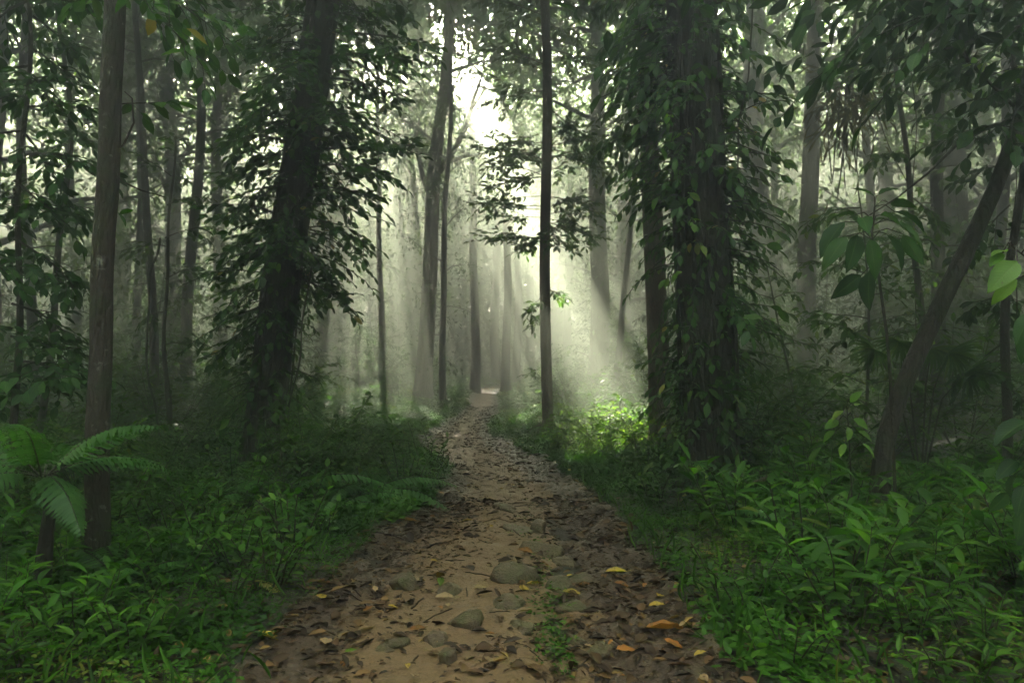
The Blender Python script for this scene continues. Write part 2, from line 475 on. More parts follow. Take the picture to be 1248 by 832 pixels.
# ------------------------------------------------------------------ vegetation builders
UP = np.array([0, 0, 1.0])
def rvec(n, s=1.0): return R.normal(0, s, (n, 3))
def curve_pts(p, d, length, n, droop=0.0, wander=.15):
    pts = [np.asarray(p, float)]; d = unit(np.asarray(d, float)); st = length / (n - 1)
    for k in range(n - 1):
        d = unit(d + np.array([0, 0, -droop / (n - 1)]) + R.normal(0, wander / math.sqrt(n), 3))
        pts.append(pts[-1] + d * st)
    return np.array(pts)
def leafy_twig(gl, pts, leaf, tpl, spacing=.5, wr=.42, hang=.45, start=.1, rnd=None, spread=1.0):
    """leaves alternate along a twig"""
    seg = np.linalg.norm(np.diff(pts, axis=0), axis=1); tot = seg.sum()
    n = max(2, int(tot * (1 - start) / (leaf * spacing)))
    t = (start + (1 - start) * (np.arange(n) + R.random(n) * .5) / n) * tot
    cs = np.concatenate([[0], np.cumsum(seg)])
    P = np.stack([np.interp(t, cs, pts[:, k]) for k in range(3)], -1)
    i = np.clip(np.searchsorted(cs, t) - 1, 0, len(seg) - 1)
    T = unit(pts[i + 1] - pts[i])
    sd = unit(np.cross(T, UP) + 1e-4) * np.where(np.arange(n) % 2, 1, -1)[:, None]
    f = (t / tot)[:, None]
    A = unit(T * (.55 + .5 * f) + sd * spread * (1.0 - .35 * f) + R.normal(0, .33, (n, 3)) + np.array([0, 0, -hang]) * (0.5 + R.random((n, 1))))
    N = unit(UP + rvec(n, .5))
    L = leaf * R.uniform(.4, 1.2, n)
    gl.leaves(P, A, N, L, L * wr * R.uniform(.8, 1.2, n), tpl, rnd)
    e = pts[-1:] ; A = unit(T[-1:] + np.array([[0, 0, -hang * .6]])); gl.leaves(e, A, unit(UP + rvec(1, .2)), [leaf], [leaf * wr], tpl, rnd)
def bough(gw, gl, p, d, length, r, leaf, tpl=HI, nsub=6, droop=.35, sub=.45, hang=.45, wr=.42, spacing=.5, seg=6, bare=.25):
    st = curve_pts(p, d, length, 9, droop)
    gw.tube(st, np.linspace(r, r * .3, 9), seg)
    leafy_twig(gl, st, leaf, tpl, spacing * 1.5, wr, hang, start=max(bare, .4))
    for k in range(nsub):
        t = bare + (1 - bare) * (k + R.random() * .7) / nsub
        i = min(7, int(t * 8)); q = st[i] + (st[i + 1] - st[i]) * (t * 8 - i)
        T = unit(st[i + 1] - st[i]); sd = unit(np.cross(T, UP) + 1e-4) * (1 if k % 2 else -1)
        dd = unit(T * .8 + sd * R.uniform(.6, 1.1) + UP * R.normal(.1, .42))
        tw = curve_pts(q, dd, length * sub * (1.1 - .6 * t) * R.uniform(.7, 1.2), 6, droop * 1.2)
        gw.tube(tw, np.linspace(r * .4, r * .15, 6), 4)
        leafy_twig(gl, tw, leaf, tpl, spacing, wr, hang)
def clump_leaves(gl, C, rc, n, leaf, tpl=LO, flat=.5, wr=.45, rnd=None, hang=.5):
    """leaves spread through small uneven clouds round each of the points C, in flat sprays"""
    C = np.asarray(C, float).reshape(-1, 3); m = len(C)
    idx = np.repeat(np.arange(m), n)
    k = len(idx)
    tilt = unit(UP + rvec(m, .28))[idx]
    off = R.normal(0, .5, (k, 3)) * rc
    off = off - tilt * (np.sum(off * tilt, 1, keepdims=True) * (1 - flat))
    P = C[idx] + off
    A = unit(off * .8 / rc + rvec(k, .55) + np.array([0, 0, -hang]))
    N = unit(tilt + rvec(k, .45))
    L = leaf * R.uniform(.6, 1.25, k)
    ok = ~sun_gap(P) | (R.random(k) < np.where((P - S * (P[:, 2:3] / S[2]))[:, 1] > 14, .3, 0))
    gl.leaves(P[ok], A[ok], N[ok], L[ok], L[ok] * wr, tpl, rnd)
def trunk_pts(base, top, n=22, wob=.03, bow=0.0):
    t = np.linspace(0, 1, n)[:, None]
    p = base + (top - base) * t
    L = np.linalg.norm(top - base)
    ph = R.uniform(0, 6.28, 4)
    p[:, 0] += (wob * L * .1 * (np.sin(t[:, 0] * 7 + ph[0]) + .5 * np.sin(t[:, 0] * 15 + ph[1])) - wob * L * .1 * (math.sin(ph[0]) + .5 * math.sin(ph[1]))) + bow * np.sin(np.pi * t[:, 0])
    p[:, 1] += wob * L * .1 * (np.sin(t[:, 0] * 6 + ph[2]) - math.sin(ph[2]))
    return p
def trunk_r(r, pts, taper=.6, flare=.7, fh=.35):
    t = np.linspace(0, 1, len(pts)); h = pts[:, 2] - pts[0, 2]
    return r * (1 - taper * t) * (1 + flare * np.exp(-h / fh))

def tree_root(name, x, y, label, cat='tree', group=None):
    return empty(name, (x, y, float(gh(x, y))), label, cat, group)

# a forest tree seen through the mist. top_px: where the trunk crosses the top of the photograph
def forest_tree(px, d, wpx, label, top_px=None, height=17, crown_lo=.5, crown_r=3.2, nl=14, cl=110, leaf=.2, bark=None, fork=None, bow=0, name='rainforest_tree', group=None, leafmat=None, sprays=0, tpl=LO, spr=.9, seg=12):
    b = pix(px, 440, d); x0 = b[0]
    z0 = float(gh(x0, d)); base = np.array([x0, d, z0 - .3])
    r = wpx / 832.0 * d / 2
    if top_px is None: top_px = px + R.normal(0, 4)
    tp = pix(top_px, 0, d)
    dirx = (tp[0] - x0) / (tp[2] - z0)
    top = np.array([x0 + dirx * height, d + R.normal(0, .3), z0 + height])
    root = tree_root(name, x0, d, label, 'tree', group)
    O = np.array(root.location)
    gw, gl = Geo(), Geo()
    pts = trunk_pts(base, top, 26, .05, bow)
    rr = trunk_r(r, pts, .62, .55, .4)
    gw.tube(pts, rr, seg, lump=.05)
    def at(t):
        k = t * (len(pts) - 1); i = min(len(pts) - 2, int(k)); return pts[i] + (pts[i + 1] - pts[i]) * (k - i), rr[i]
    ends = []
    for k in range(nl):
        t = crown_lo + (1 - crown_lo) * (k + R.random()) / nl
        p, rk = at(min(t, .99))
        az = k * 2.4 + R.random()
        L = crown_r * R.uniform(.6, 1.15) * (1.15 - .5 * (t - crown_lo) / (1 - crown_lo))
        st = curve_pts(p, (math.cos(az), math.sin(az), R.uniform(.15, .8)), L, 8, .25, .35)
        gw.tube(st, np.linspace(rk * .38, rk * .08, 8), 5)
        for q in (3, 4, 5, 6, 7):
            ends.append(st[q] + rvec(1, .28 * crown_r * .35)[0])
            if R.random() < .6:
                e2 = curve_pts(st[q], unit(st[q] - st[q - 1]) + rvec(1, .8)[0], L * .4, 4)
                gw.tube(e2, np.linspace(rk * .1, rk * .04, 4), 4); ends.append(e2[-1])
    for (fz, ang, L, rf) in (fork or []):
        p, rk = at(fz)
        st = curve_pts(p, (math.sin(ang), R.normal(0, .15), math.cos(ang)), L, 10, -.5, .2)
        gw.tube(st, np.linspace(rk * rf, rk * rf * .3, 10), 8)
        for q in (4, 5, 6, 7, 8, 9):
            for _ in range(3):
                e2 = curve_pts(st[q], unit(rvec(1)[0] + np.array([0, 0, .3])), 1.3, 5)
                gw.tube(e2, np.linspace(rk * .12, rk * .04, 5), 4)
                ends += [e2[2], e2[-1]]
    for k in range(sprays):               # leafy side shoots low on the trunk
        p, rk = at(R.uniform(.08, crown_lo))
        st = curve_pts(p, (R.normal(), R.normal(), .3), R.uniform(.5, 1.3) * spr, 5, .5)
        gw.tube(st, np.linspace(.02, .008, 5), 4)
        ends += [st[2], st[4]]
    clump_leaves(gl, np.array(ends), crown_r * .27, int(cl * .14), leaf, tpl)
    gw.build('trunk', bark or M_bark_mid, root, True, O)
    gl.build('crown', leafmat or M_leaf_far, root, False, O)
    return root

# where the sun gets through the leaf canopy: a map on the ground, followed up along the sun's direction
_s = np.random.default_rng(5)
SPOTS = [(1.65, 10.2, .7), (-2.9, 15.5, .45), (-2.3, 18.6, 1.0), (.6, 16.6, .7), (-3.9, 18, .9), (-5.5, 21, 1.1), (6.5, 23, 1.5), (10, 29, 2.0), (6, 30, 1.6), (13, 24, 1.6), (9.5, 20, 1.0), (14, 31, 2), (5, 19, .8), (-12, 27, 1.6), (-9.5, 20, 1.2), (-8, 16.5, .7), (-13, 22, 1.3), (-10, 32, 2), (1.9, 12.3, 1.0), (2.0, 11.2, .9), (0.95, 9.9, .28), (2.4, 15.6, .6), (.25, 19.5, .75), (1.5, 26, 1.3), (-3.3, 22.5, .55), (-4.8, 30, 2.2), (-1.5, 34, 2.2), (2.8, 29, 1.1), (-7.6, 26, .9), (-9, 34, 1.4), (-6.5, 33, 1.8), (1.8, 34, 1.6)]
SPOTS += [(_s.uniform(-13, 13), y_, _s.uniform(.25, .6)) for y_ in _s.uniform(19, 36, 26)]
def sun_gap(P):
    """True where a leaf at P would shade one of the sunlit gaps"""
    P = np.asarray(P, float).reshape(-1, 3)
    g = P - S * (P[:, 2:3] / S[2])
    m = np.zeros(len(P), bool)
    for x, y, r in SPOTS:
        m |= ((g[:, 0] - x) ** 2 + (g[:, 1] - y) ** 2) < (r * 1.1) ** 2
    return m

def surf(px, py):
    """ground point under a pixel"""
    lo, hi = 1.5, 90.0
    for _ in range(50):
        m = (lo + hi) / 2; p = pix(px, py, m)
        z = float(path_z(p[0], p[1])) if side_of(p[0], p[1]) < .15 else float(gh(p[0], p[1]))
        if p[2] > z: lo = m
        else: hi = m
    return np.array([p[0], p[1], z])
def high_crown(pts, rr, gw, gl, n, r, leaf, lo, cl=26, rk=.3):
    ends = []
    for k in range(n):
        t = lo + (1 - lo) * (k + R.random()) / n
        i = min(len(pts) - 2, int(t * (len(pts) - 1)))
        az = k * 2.4 + R.random()
        st = curve_pts(pts[i], (math.cos(az), math.sin(az), R.uniform(.1, .7)), r * R.uniform(.6, 1.1), 8, .2, .3)
        gw.tube(st, np.linspace(rr[i] * rk, rr[i] * .06, 8), 5)
        for q in (2, 3, 4, 5, 6, 7):
            ends.append(st[q] + rvec(1, .3)[0]); ends.append(st[q] + rvec(1, .6)[0])
    clump_leaves(gl, ends, r * .3, cl, leaf, MID)

def roots(gw, pts, rr, n):
    b = pts[np.argmin(np.abs(pts[:, 2] - pts[0, 2] - .32))]; r = float(rr[len(rr) // 6])
    for k in range(n):
        a = 6.283 * k / n + R.uniform(-.3, .3); o = np.array([math.cos(a), math.sin(a), 0]); q = np.array([-o[1], o[0], 0]) * R.normal(0, .3)
        L = r * R.uniform(2.2, 3.6)
        P = np.array([b + o * r * .55 + UP * r * 1.3, b + o * r * .95 + UP * r * .45, b + o * (r + L * .3) + q * L * .2 + UP * .02, b + o * (r + L * .65) + q * L * .6 - UP * .04, b + o * (r + L) + q * L - UP * .16])
        t = np.linspace(0, 4, 13); Q = np.stack([np.interp(t, np.arange(5), P[:, j]) for j in range(3)], -1)
        gw.tube(Q, np.linspace(r * .42, r * .12, 13), 8, lump=.08)
# ---- the slender mottled trunk at the left
def tree_a():
    d = 4.75; x = pix(118, 440, d)[0]
    root = tree_root('rainforest_tree', x, d, 'slender mottled trunk nearest the fern on the left, with a leafy branch high up')
    O = np.array(root.location); gw, gl = Geo(), Geo()
    ctrl = [pix(118, 720, d), pix(119, 560, d), pix(122, 420, d), pix(128, 250, d), pix(136, 130, d), pix(140, 0, d), pix(147, -260, d), pix(160, -700, d), pix(165, -1300, d)]
    c = np.array(ctrl); c[0, 2] = O[2] - .3
    z = np.linspace(c[0, 2], c[-1, 2], 60)
    pts = np.stack([np.interp(z, c[:, 2], c[:, 0]), np.full(60, d), z], -1)
    pts[:, 0] = np.convolve(np.pad(pts[:, 0], 2, 'edge'), np.ones(5) / 5, 'valid') + .006 * np.sin(z * 5)
    rr = trunk_r(.08, pts, .5, .35, .25)
    gw.tube(pts, rr, 20, lump=.07)
    def T(py): return pix(np.interp(py, [0, 130, 250, 420], [140, 136, 128, 122]), py, d)
    for (py, q, L, r, ns) in [(-25, pix(262, 55, 4.8), .95, .011, 8), (-50, pix(275, 20, 4.9), .95, .011, 8), (-90, pix(240, -10, 5.6), 1.0, .012, 8), (-40, pix(60, 20, 5.4), .7, .010, 6), (128, pix(205, 118, 4.9), .42, .006, 4), (-120, pix(185, 60, 4.4), 1.1, .01, 7)]:
        p = T(py) if py >= 0 else np.array([np.interp(T(0)[2] - py / 832 * d, pts[:, 2], pts[:, 0]), d, T(0)[2] - py / 832 * d])
        bough(gw, gl, p, q - p, L, r, .15, HI, ns, .25, .42, .35, .46, .42)
    # crooked bare twigs
    for pl in ([(130, 185), (150, 178), (163, 150), (161, 120), (152, 112)], [(128, 178), (133, 205), (150, 222), (172, 232), (200, 240)]):
        gw.tube(np.array([pix(a, b, d) for a, b in pl]), np.linspace(.009, .004, len(pl)), 6)
    gl.leaves([pix(145, 262, d), pix(143, 258, d - .05), pix(112, 148, d)], [(.8, -.2, .3), (.6, 0, -.8), (-.6, 0, .5)], UP + rvec(3, .2), [.13, .12, .12], .055, HI, .4)
    high_crown(pts, rr, gw, gl, 16, 2.4, .17, .45)
    gw.build('trunk', M_bark_pale, root, True, O); gl.build('crown', M_leaf_near, root, False, O)
tree_a()

def shoots_on(gw, gl, pts, rr, t0, t1, n, ln, leaf, tpl, face=None, hang=.7, wr=.44, droop=.9):
    for k in range(n):
        t = R.uniform(t0, t1); i = min(len(pts) - 2, int(t * (len(pts) - 1)))
        p = pts[i] + (pts[i + 1] - pts[i]) * R.random()
        az = R.uniform(0, 2 * np.pi) if face is None else R.normal(face, .9)
        o = np.array([math.cos(az), math.sin(az), 0])
        L = R.uniform(.4, 1.0) * ln
        st = curve_pts(p + o * rr[i] * .9, o + UP * R.uniform(-.3, .5), L, 6, droop, .25)
        gw.tube(st, np.linspace(.009, .004, 6), 4)
        leafy_twig(gl, st, leaf * R.uniform(.5, 1.3), tpl, .42, wr, hang * R.uniform(.4, 1.3))
def cling_leaves(gl, pts, rr, t0, t1, n, leaf, tpl, off=.03, hang=.8):
    t = R.uniform(t0, t1, n); k = t * (len(pts) - 1); i = np.minimum(len(pts) - 2, k.astype(int)); f = (k - i)[:, None]
    P = pts[i] * (1 - f) + pts[i + 1] * f
    az = R.uniform(0, 2 * np.pi, n); o = np.stack([np.cos(az), np.sin(az), np.zeros(n)], -1)
    P = P + o * (rr[i] + off * R.uniform(.2, 2, n))[:, None]
    A = unit(o * .45 + rvec(n, .4) + np.array([0, 0, -hang])); N = unit(o + UP * .4 + rvec(n, .3))
    L = leaf * R.uniform(.6, 1.2, n)
    gl.leaves(P, A, N, L, L * .48, tpl)
def vine_stems(gw, pts, rr, n, rad_=.014, t1=.9):
    for k in range(n):
        a0 = R.uniform(0, 6.28); tw = R.uniform(-1.5, 1.5)
        m = int(len(pts) * t1)
        th = a0 + tw * np.linspace(0, 1, m) + .5 * np.sin(np.linspace(0, R.uniform(8, 16), m) + k)
        off = rr[:m] * 1.06 + rad_ * .5
        p = pts[:m] + np.stack([np.cos(th) * off, np.sin(th) * off, np.zeros(m)], -1)
        gw.tube(p, rad_ * R.uniform(.6, 1.4), 6)

# ---- the two great trunks wrapped in climbing leaves
def tree_b():
    d = 8.6; x = pix(316, 440, d)[0]
    root = tree_root('vine_covered_tree', x, d, 'leaning dark trunk left of the trail wrapped in climbing leafy vines with wide boughs')
    O = np.array(root.location); gw, gl, gv, gs = Geo(), Geo(), Geo(), Geo()
    z = np.linspace(O[2] - .3, 17, 70)
    a, b = pix(322, 560, d), pix(396, 0, d)
    px_ = np.interp(z, [-.3, a[2], pix(350, 300, d)[2], pix(376, 170, d)[2], b[2], 17], [pix(314, 440, d)[0], a[0] - .02, pix(346, 300, d)[0], pix(376, 170, d)[0], b[0] + .02, b[0] + 1.4])
    px_ = np.convolve(np.pad(px_, 4, 'edge'), np.ones(9) / 9, 'valid')
    pts = np.stack([px_, d + .05 * np.sin(z * .9), z], -1)
    rr = trunk_r(.225, pts, .45, .4, .45)
    gw.tube(pts, rr, 24, lump=.09)
    def T(py):
        zz = pix(350, py, d)[2]; return np.array([np.interp(zz, z, pts[:, 0]), d, zz])
    # (start row, end pixel, depth change)
    for (py, ex, ey, dd, ns) in [(40, 520, 75, -.5, 9), (10, 500, 30, .2, 9), (70, 480, 115, -.9, 8), (-10, 470, -20, -.4, 8), (95, 500, 135, .5, 7), (185, 505, 205, -.3, 8), (205, 470, 235, -.7, 7), (150, 450, 190, .5, 7), (225, 462, 262, .1, 6),
                              (255, 440, 330, -.5, 6), (270, 415, 370, .1, 6), (330, 430, 390, .2, 5),
                              (30, 290, 60, -.4, 8), (60, 285, 110, .3, 8), (100, 285, 170, -.6, 8), (140, 275, 200, .3, 8), (170, 290, 240, -.2, 8), (215, 270, 280, .2, 7), (250, 285, 320, -.5, 7), (290, 265, 360, 0, 7), (330, 270, 400, .3, 6), (-10, 300, 10, .2, 8), (60, 330, 130, -1.0, 7), (240, 330, 330, -.9, 6), (120, 430, 180, -1.0, 7), (370, 270, 450, .1, 6)]:
        p = T(py); q = pix(ex, ey, d + dd)
        L = np.linalg.norm(q - p)
        bough(gv, gl, p, unit(q - p) + UP * .30, L * .95, .016, .135, HI, ns + 6, .25, .45, .15, .5, .32)
    shoots_on(gv, gl, pts, rr, .14, .46, 230, 1.15, .13, HI, None, .3)
    shoots_on(gv, gl, pts, rr, .05, .3, 60, .7, .15, HI)
    cling_leaves(gl, pts, rr, .05, .45, 300, .14, HI)
    cling_leaves(gl, pts, rr, .02, .2, 160, .12, HI, .06)
    shoots_on(gv, gl, pts, rr, .02, .18, 60, .5, .12, HI, None, .4)
    vine_stems(gv, pts, rr, 9, .018)
    gc = Geo(); high_crown(pts, rr, gw, gc, 22, 4.0, .24, .48)
    roots(gw, pts, rr, 7); gw.build('trunk', M_bark_dark, root, True, O)
    v = gv.build('climbing_vine', M_twig, root, True, O); gl.build('vine_leaves', M_leaf_near, v, False, O)
    gc.build('crown', M_leaf_mid, root, False, O)
tree_b()

def tree_g():
    d = 7.8; x = pix(866, 440, d)[0]
    root = tree_root('vine_covered_tree', x, d, 'thickest dark trunk right of the trail, densely wrapped in hanging climbing vine leaves')
    O = np.array(root.location); gw, gl, gv, gb = Geo(), Geo(), Geo(), Geo()
    z = np.linspace(O[2] - .3, 17.5, 72)
    px_ = np.interp(z, [O[2] - .3, pix(866, 440, d)[2], pix(862, 300, d)[2], pix(838, 0, d)[2], 17.5], [pix(872, 440, d)[0], pix(864, 440, d)[0], pix(857, 300, d)[0], pix(838, 0, d)[0], pix(790, 0, d)[0]])
    px_ = np.convolve(np.pad(px_, 4, 'edge'), np.ones(9) / 9, 'valid')
    pts = np.stack([px_, d + .04 * np.sin(z), z], -1)
    rr = trunk_r(.305, pts, .4, .35, .4)
    gw.tube(pts, rr, 28, lump=.10)
    def tz(py): return (pix(850, py, d)[2] - pts[0, 2]) / (pts[-1, 2] - pts[0, 2])
    lo, hi = tz(540), tz(-120)
    shoots_on(gv, gl, pts, rr, tz(330), hi, 90, .8, .15, HI, None, .6)
    shoots_on(gv, gl, pts, rr, tz(420), hi, 130, .9, .15, HI, .2, .6)
    shoots_on(gv, gl, pts, rr, tz(220), tz(-80), 200, .95, .15, HI, math.pi, .6)       # more on the trail side
    shoots_on(gv, gl, pts, rr, tz(560), tz(200), 110, .6, .14, HI, None, .6)
    cling_leaves(gl, pts, rr, tz(590), hi, 330, .14, HI, .05)
    cling_leaves(gl, pts, rr, tz(610), tz(300), 300, .12, HI, .07)
    shoots_on(gv, gl, pts, rr, tz(600), tz(380), 70, .4, .12, HI, None, .5)
    # a scatter of brighter young leaves on the face of the trunk
    for (a, b, n) in [(850, 155, 5), (840, 235, 6), (842, 265, 6), (835, 330, 5), (846, 290, 4), (848, 560, 6), (820, 140, 4)]:
        p = pix(a, b, d - .46)
        tw = curve_pts(p, (R.normal(0, .5), -.6, -.1), .28, 5, .5)
        gv.tube(tw, .004, 4)
        leafy_twig(gb, tw, .14, HI, .42, .46, .5)
    vine_stems(gv, pts, rr, 14, .02)
    gc = Geo(); high_crown(pts, rr, gw, gc, 22, 4.2, .24, .48)
    roots(gw, pts, rr, 7); gw.build('trunk', M_bark_dark, root, True, O)
    v = gv.build('climbing_vine', M_twig, root, True, O)
    gl.build('vine_leaves', M_leaf_near, v, False, O); gb.build('young_vine_leaves', M_leaf_bright, v, False, O)
    gc.build('crown', M_leaf_mid, root, False, O)
    # free hanging stem beside it
    g = Geo()
    pl = [(920, -60), (917, 20), (912, 95), (900, 150), (899, 215), (908, 245), (905, 275)]
    P = np.array([pix(a, b, d - .1) for a, b in pl]); g.tube(P, .010, 6)
    c = g.build('liana', M_twig, None, True, P[0]); c.location = P[0]
    tag(c, 'thin wavy liana hanging free just right of the thick vine-wrapped trunk', 'vine')
tree_g()

def tree_f():
    d = 10.4; x = pix(804, 440, d)[0]
    root = tree_root('rainforest_tree', x, d, 'straight reddish brown trunk just left of the thick vine-wrapped tree')
    O = np.array(root.location); gw, gl = Geo(), Geo()
    pts = trunk_pts(np.array([x, d, O[2] - .3]), pix(778, 0, d) + (pix(778, 0, d) - np.array([x, d, 0])) * 1.3, 50, .03)
    rr = trunk_r(.165, pts, .45, .5, .35); gw.tube(pts, rr, 20, lump=.07)
    def T(py):
        zz = pix(790, py, d)[2]; return np.array([np.interp(zz, pts[:, 2], pts[:, 0]), d, zz])
    for (py, ex, ey, dd, ns) in [(90, 735, 95, .3, 8), (130, 735, 170, -.4, 8), (160, 745, 215, .3, 8), (40, 740, 50, -.3, 8), (0, 735, 0, .2, 8), (60, 770, 130, -.8, 7), (150, 800, 240, -.8, 7), (-40, 740, -40, 0, 8), (20, 800, 60, -.8, 7)]:
        p = T(py); q = pix(ex, ey, d + dd); L = np.linalg.norm(q - p)
        bough(gw, gl, p, unit(q - p) + UP * .3, L, .014, .2, HI, ns, .6, .5, .8, .36, .46)
    high_crown(pts, rr, gw, gl, 16, 3.2, .22, .5)
    roots(gw, pts, rr, 6); gw.build('trunk', M_bark_red, root, True, O); gl.build('crown', M_leaf_near, root, False, O)
tree_f()

def tree_d():
    d = 14.0; x = pix(668, 440, d)[0]
    root = tree_root('rainforest_tree', x, d, 'slim straight tree right beside the bend of the trail, with layered leafy sprays')
    O = np.array(root.location); gw, gl = Geo(), Geo()
    pts = trunk_pts(np.array([x, d, O[2] - .3]), pix(659, 0, d) + (pix(659, 0, d) - np.array([x, d, 0])) * .9, 44, .03)
    rr = trunk_r(.115, pts, .35, .45, .3); gw.tube(pts, rr, 16, lump=.05)
    def T(py):
        zz = pix(660, py, d)[2]; return np.array([np.interp(zz, pts[:, 2], pts[:, 0]), d, zz])
    for (py, ex, ey, dd, ns) in [(195, 580, 190, .3, 9), (215, 600, 230, -.4, 8), (225, 640, 150, 1, 7), (240, 720, 250, .2, 8), (270, 725, 290, -.5, 8), (290, 640, 300, -.6, 7), (180, 700, 150, 0, 8), (355, 645, 385, -.2, 6), (350, 690, 365, .2, 6), (375, 650, 400, .4, 4), (60, 740, 90, .3, 9), (80, 600, 60, .5, 9), (20, 590, -10, -.5, 9), (10, 730, 20, -.4, 9), (110, 600, 130, .6, 8), (-30, 640, -60, .5, 9), (255, 690, 310, -.8, 7), (130, 720, 180, .4, 8)]:
        p = T(py); q = pix(ex, ey, d + dd); L = np.linalg.norm(q - p)
        bough(gw, gl, p, unit(q - p) + UP * .15, L, .014, .15, MID, ns + 6, .15, .5, .2, .46, .26)
    for k in range(26):
        py = R.choice([R.uniform(-60, 120), R.uniform(170, 300), R.uniform(170, 300)]); sg = R.choice([-1, 1]); p = T(py); q = pix(660 + sg * R.uniform(25, 85), py + R.uniform(-20, 30), d + R.uniform(-.9, .9)); L = np.linalg.norm(q - p)
        bough(gw, gl, p, unit(q - p) + UP * .15, L, .011, .15, MID, 9, .15, .5, .2, .46, .3)
    high_crown(pts, rr, gw, gl, 16, 3.0, .22, .55)
    roots(gw, pts, rr, 5); gw.build('trunk', M_bark_red, root, True, O); gl.build('crown', M_leaf_mid, root, False, O)
tree_d()

# ---- leaning mossy trunk at the right with its dark boughs
def tree_h():
    d = 6.3
    p0 = pix(1072, 560, d); g0 = float(gh(p0[0], d))
    root = tree_root('leaning_tree', p0[0], d, 'mossy trunk leaning steeply to the right edge, carrying large dark leaves overhead')
    O = np.array(root.location); gw, gl, gb = Geo(), Geo(), Geo()
    ctrl = np.array([[p0[0] - .1, d, g0 - .3], [p0[0] - .02, d, g0 + .1], pix(1078, 530, d), pix(1104, 460, d), pix(1144, 375, d), pix(1183, 295, d), pix(1224, 205, d), pix(1252, 120, d - .1), pix(1262, 30, d - .1), pix(1280, -120, d), pix(1310, -330, d), pix(1340, -620, d)])
    t = np.linspace(0, len(ctrl) - 1, 56)
    pts = np.stack([np.interp(t, np.arange(len(ctrl)), ctrl[:, k]) for k in range(3)], -1)
    for k in range(3): pts[2:-2, k] = np.convolve(pts[:, k], np.ones(5) / 5, 'valid')
    rr = np.linspace(.086, .05, 56) * (1 + .35 * np.exp(-np.arange(56) / 4.0)); gw.tube(pts, rr, 18, lump=.09)
    def P(i): return ctrl[i]
    for (s, q, L, r, leaf, ns) in [(9, pix(1000, 15, 4.6), 2.1, .02, .23, 6), (9, pix(1080, 10, 4.6), 2.0, .02, .2, 8), (9, pix(1150, 20, 4.2), 1.9, .02, .2, 8), (8, pix(1130, 70, 5.0), 1.0, .012, .17, 6), (10, pix(1180, 0, 4.6), 2.0, .02, .2, 8), (7, pix(1180, 90, 5.2), .9, .012, .17, 6), (9, pix(1225, 30, 4.2), 1.5, .016, .2, 8), (10, pix(1060, -40, 5.0), 2.4, .02, .2, 8), (7, pix(1235, 170, 4.5), 1.2, .01, .18, 5), (10, pix(1110, -30, 5.6), 2.4, .02, .19, 8)]:
        p = P(s); bough(gw, gl, p, unit(q - p) + UP * .1, np.linalg.norm(q - p) * .9, r, leaf, HI, ns, .35, .4, .55, .46, .5)
    # the long thin branch swinging out to the left
    br = np.array([pix(1228, 148, d), pix(1200, 158, d - .1), pix(1165, 178, d - .2), pix(1130, 212, d - .2), pix(1095, 240, d - .2), pix(1060, 262, d - .25)])
    gw.tube(br, np.linspace(.016, .006, 6), 6)
    br2 = np.array([pix(1236, 130, d), pix(1210, 105, d), pix(1180, 75, d), pix(1165, 40, d), pix(1160, 0, d), pix(1162, -60, d)])
    gw.tube(br2, np.linspace(.014, .02, 6), 6)
    for (a, b) in [(1192, 82), (1208, 92), (1232, 96), (1238, 180)]:
        tw = curve_pts(pix(a, b, d - .5), (R.normal(0, .5), -.5, .1), .22, 4, .4); gw.tube(tw, .004, 4)
        leafy_twig(gb, tw, .14, HI, .4, .46, .3)
    high_crown(pts, rr, gw, gl, 14, 2.8, .22, .72)
    gw.build('trunk', M_bark_dark, root, True, O); gl.build('crown', M_leaf_dark, root, False, O); gb.build('young_leaves', M_leaf_bright, root, False, O)
tree_h()

# ---- understory trees with dense dark leaves at the two sides of the picture
def understory(px, d, label, targets, leaf=.15, mat=None, r=.035, height=5.5, tpl=HI, name='understory_tree', lean=0):
    x = pix(px, 440, d)[0]
    root = tree_root(name, x, d, label); O = np.array(root.location); gw, gl = Geo(), Geo()
    pts = trunk_pts(np.array([x, d, O[2] - .2]), np.array([x + lean, d, O[2] + height]), 24, .12)
    rr = np.linspace(r, r * .35, 24); gw.tube(pts, rr, 10, lump=.06)
    for (py, ex, ey, dd, ns) in targets:
        zz = pix(px, py, d)[2]; zz = min(zz, pts[-1, 2] - .1)
        p = np.array([np.interp(zz, pts[:, 2], pts[:, 0]), d, zz]); q = pix(ex, ey, d + dd); L = np.linalg.norm(q - p)
        bough(gw, gl, p, unit(q - p) + UP * .25, L, .012, leaf, tpl, ns + 2, .45, .5, .35, .46, .36)
    gw.build('trunk', M_twig, root, True, O); gl.build('crown', mat or M_leaf_dark, root, False, O)
    return root
understory(28, 6.0, 'dark bushy understory tree filling the left edge beside the slender mottled trunk',
    [(py, ex, py + R.uniform(-10, 70), R.uniform(-.8, .5), 8) for py, ex in [(-60, 100), (-20, 70), (20, 95), (60, 90), (90, 60), (130, 105), (160, 90), (190, 110), (220, 80), (250, 105), (290, 95), (330, 90), (370, 100), (410, 85), (440, 105), (0, -60), (80, -70), (160, -60), (240, -60), (320, -60), (400, -70), (470, -40), (460, 90), (-40, 30), (120, 10), (230, 20), (340, 15)]], .125, height=5.6)
understory(1225, 8.2, 'dark bushy understory tree behind the leaning mossy trunk at the right edge',
    [(py, ex, py + R.uniform(-10, 60), R.uniform(-.8, .8), 8) for py, ex in [(-20, 1150), (20, 1120), (60, 1160), (100, 1110), (150, 1150), (200, 1170), (250, 1180), (300, 1160), (360, 1180), (420, 1170), (0, 1300), (90, 1310), (180, 1300), (280, 1300), (380, 1300), (460, 1190), (470, 1280), (130, 1220), (60, 1230), (330, 1230)]], .16, height=7.0, r=.06)
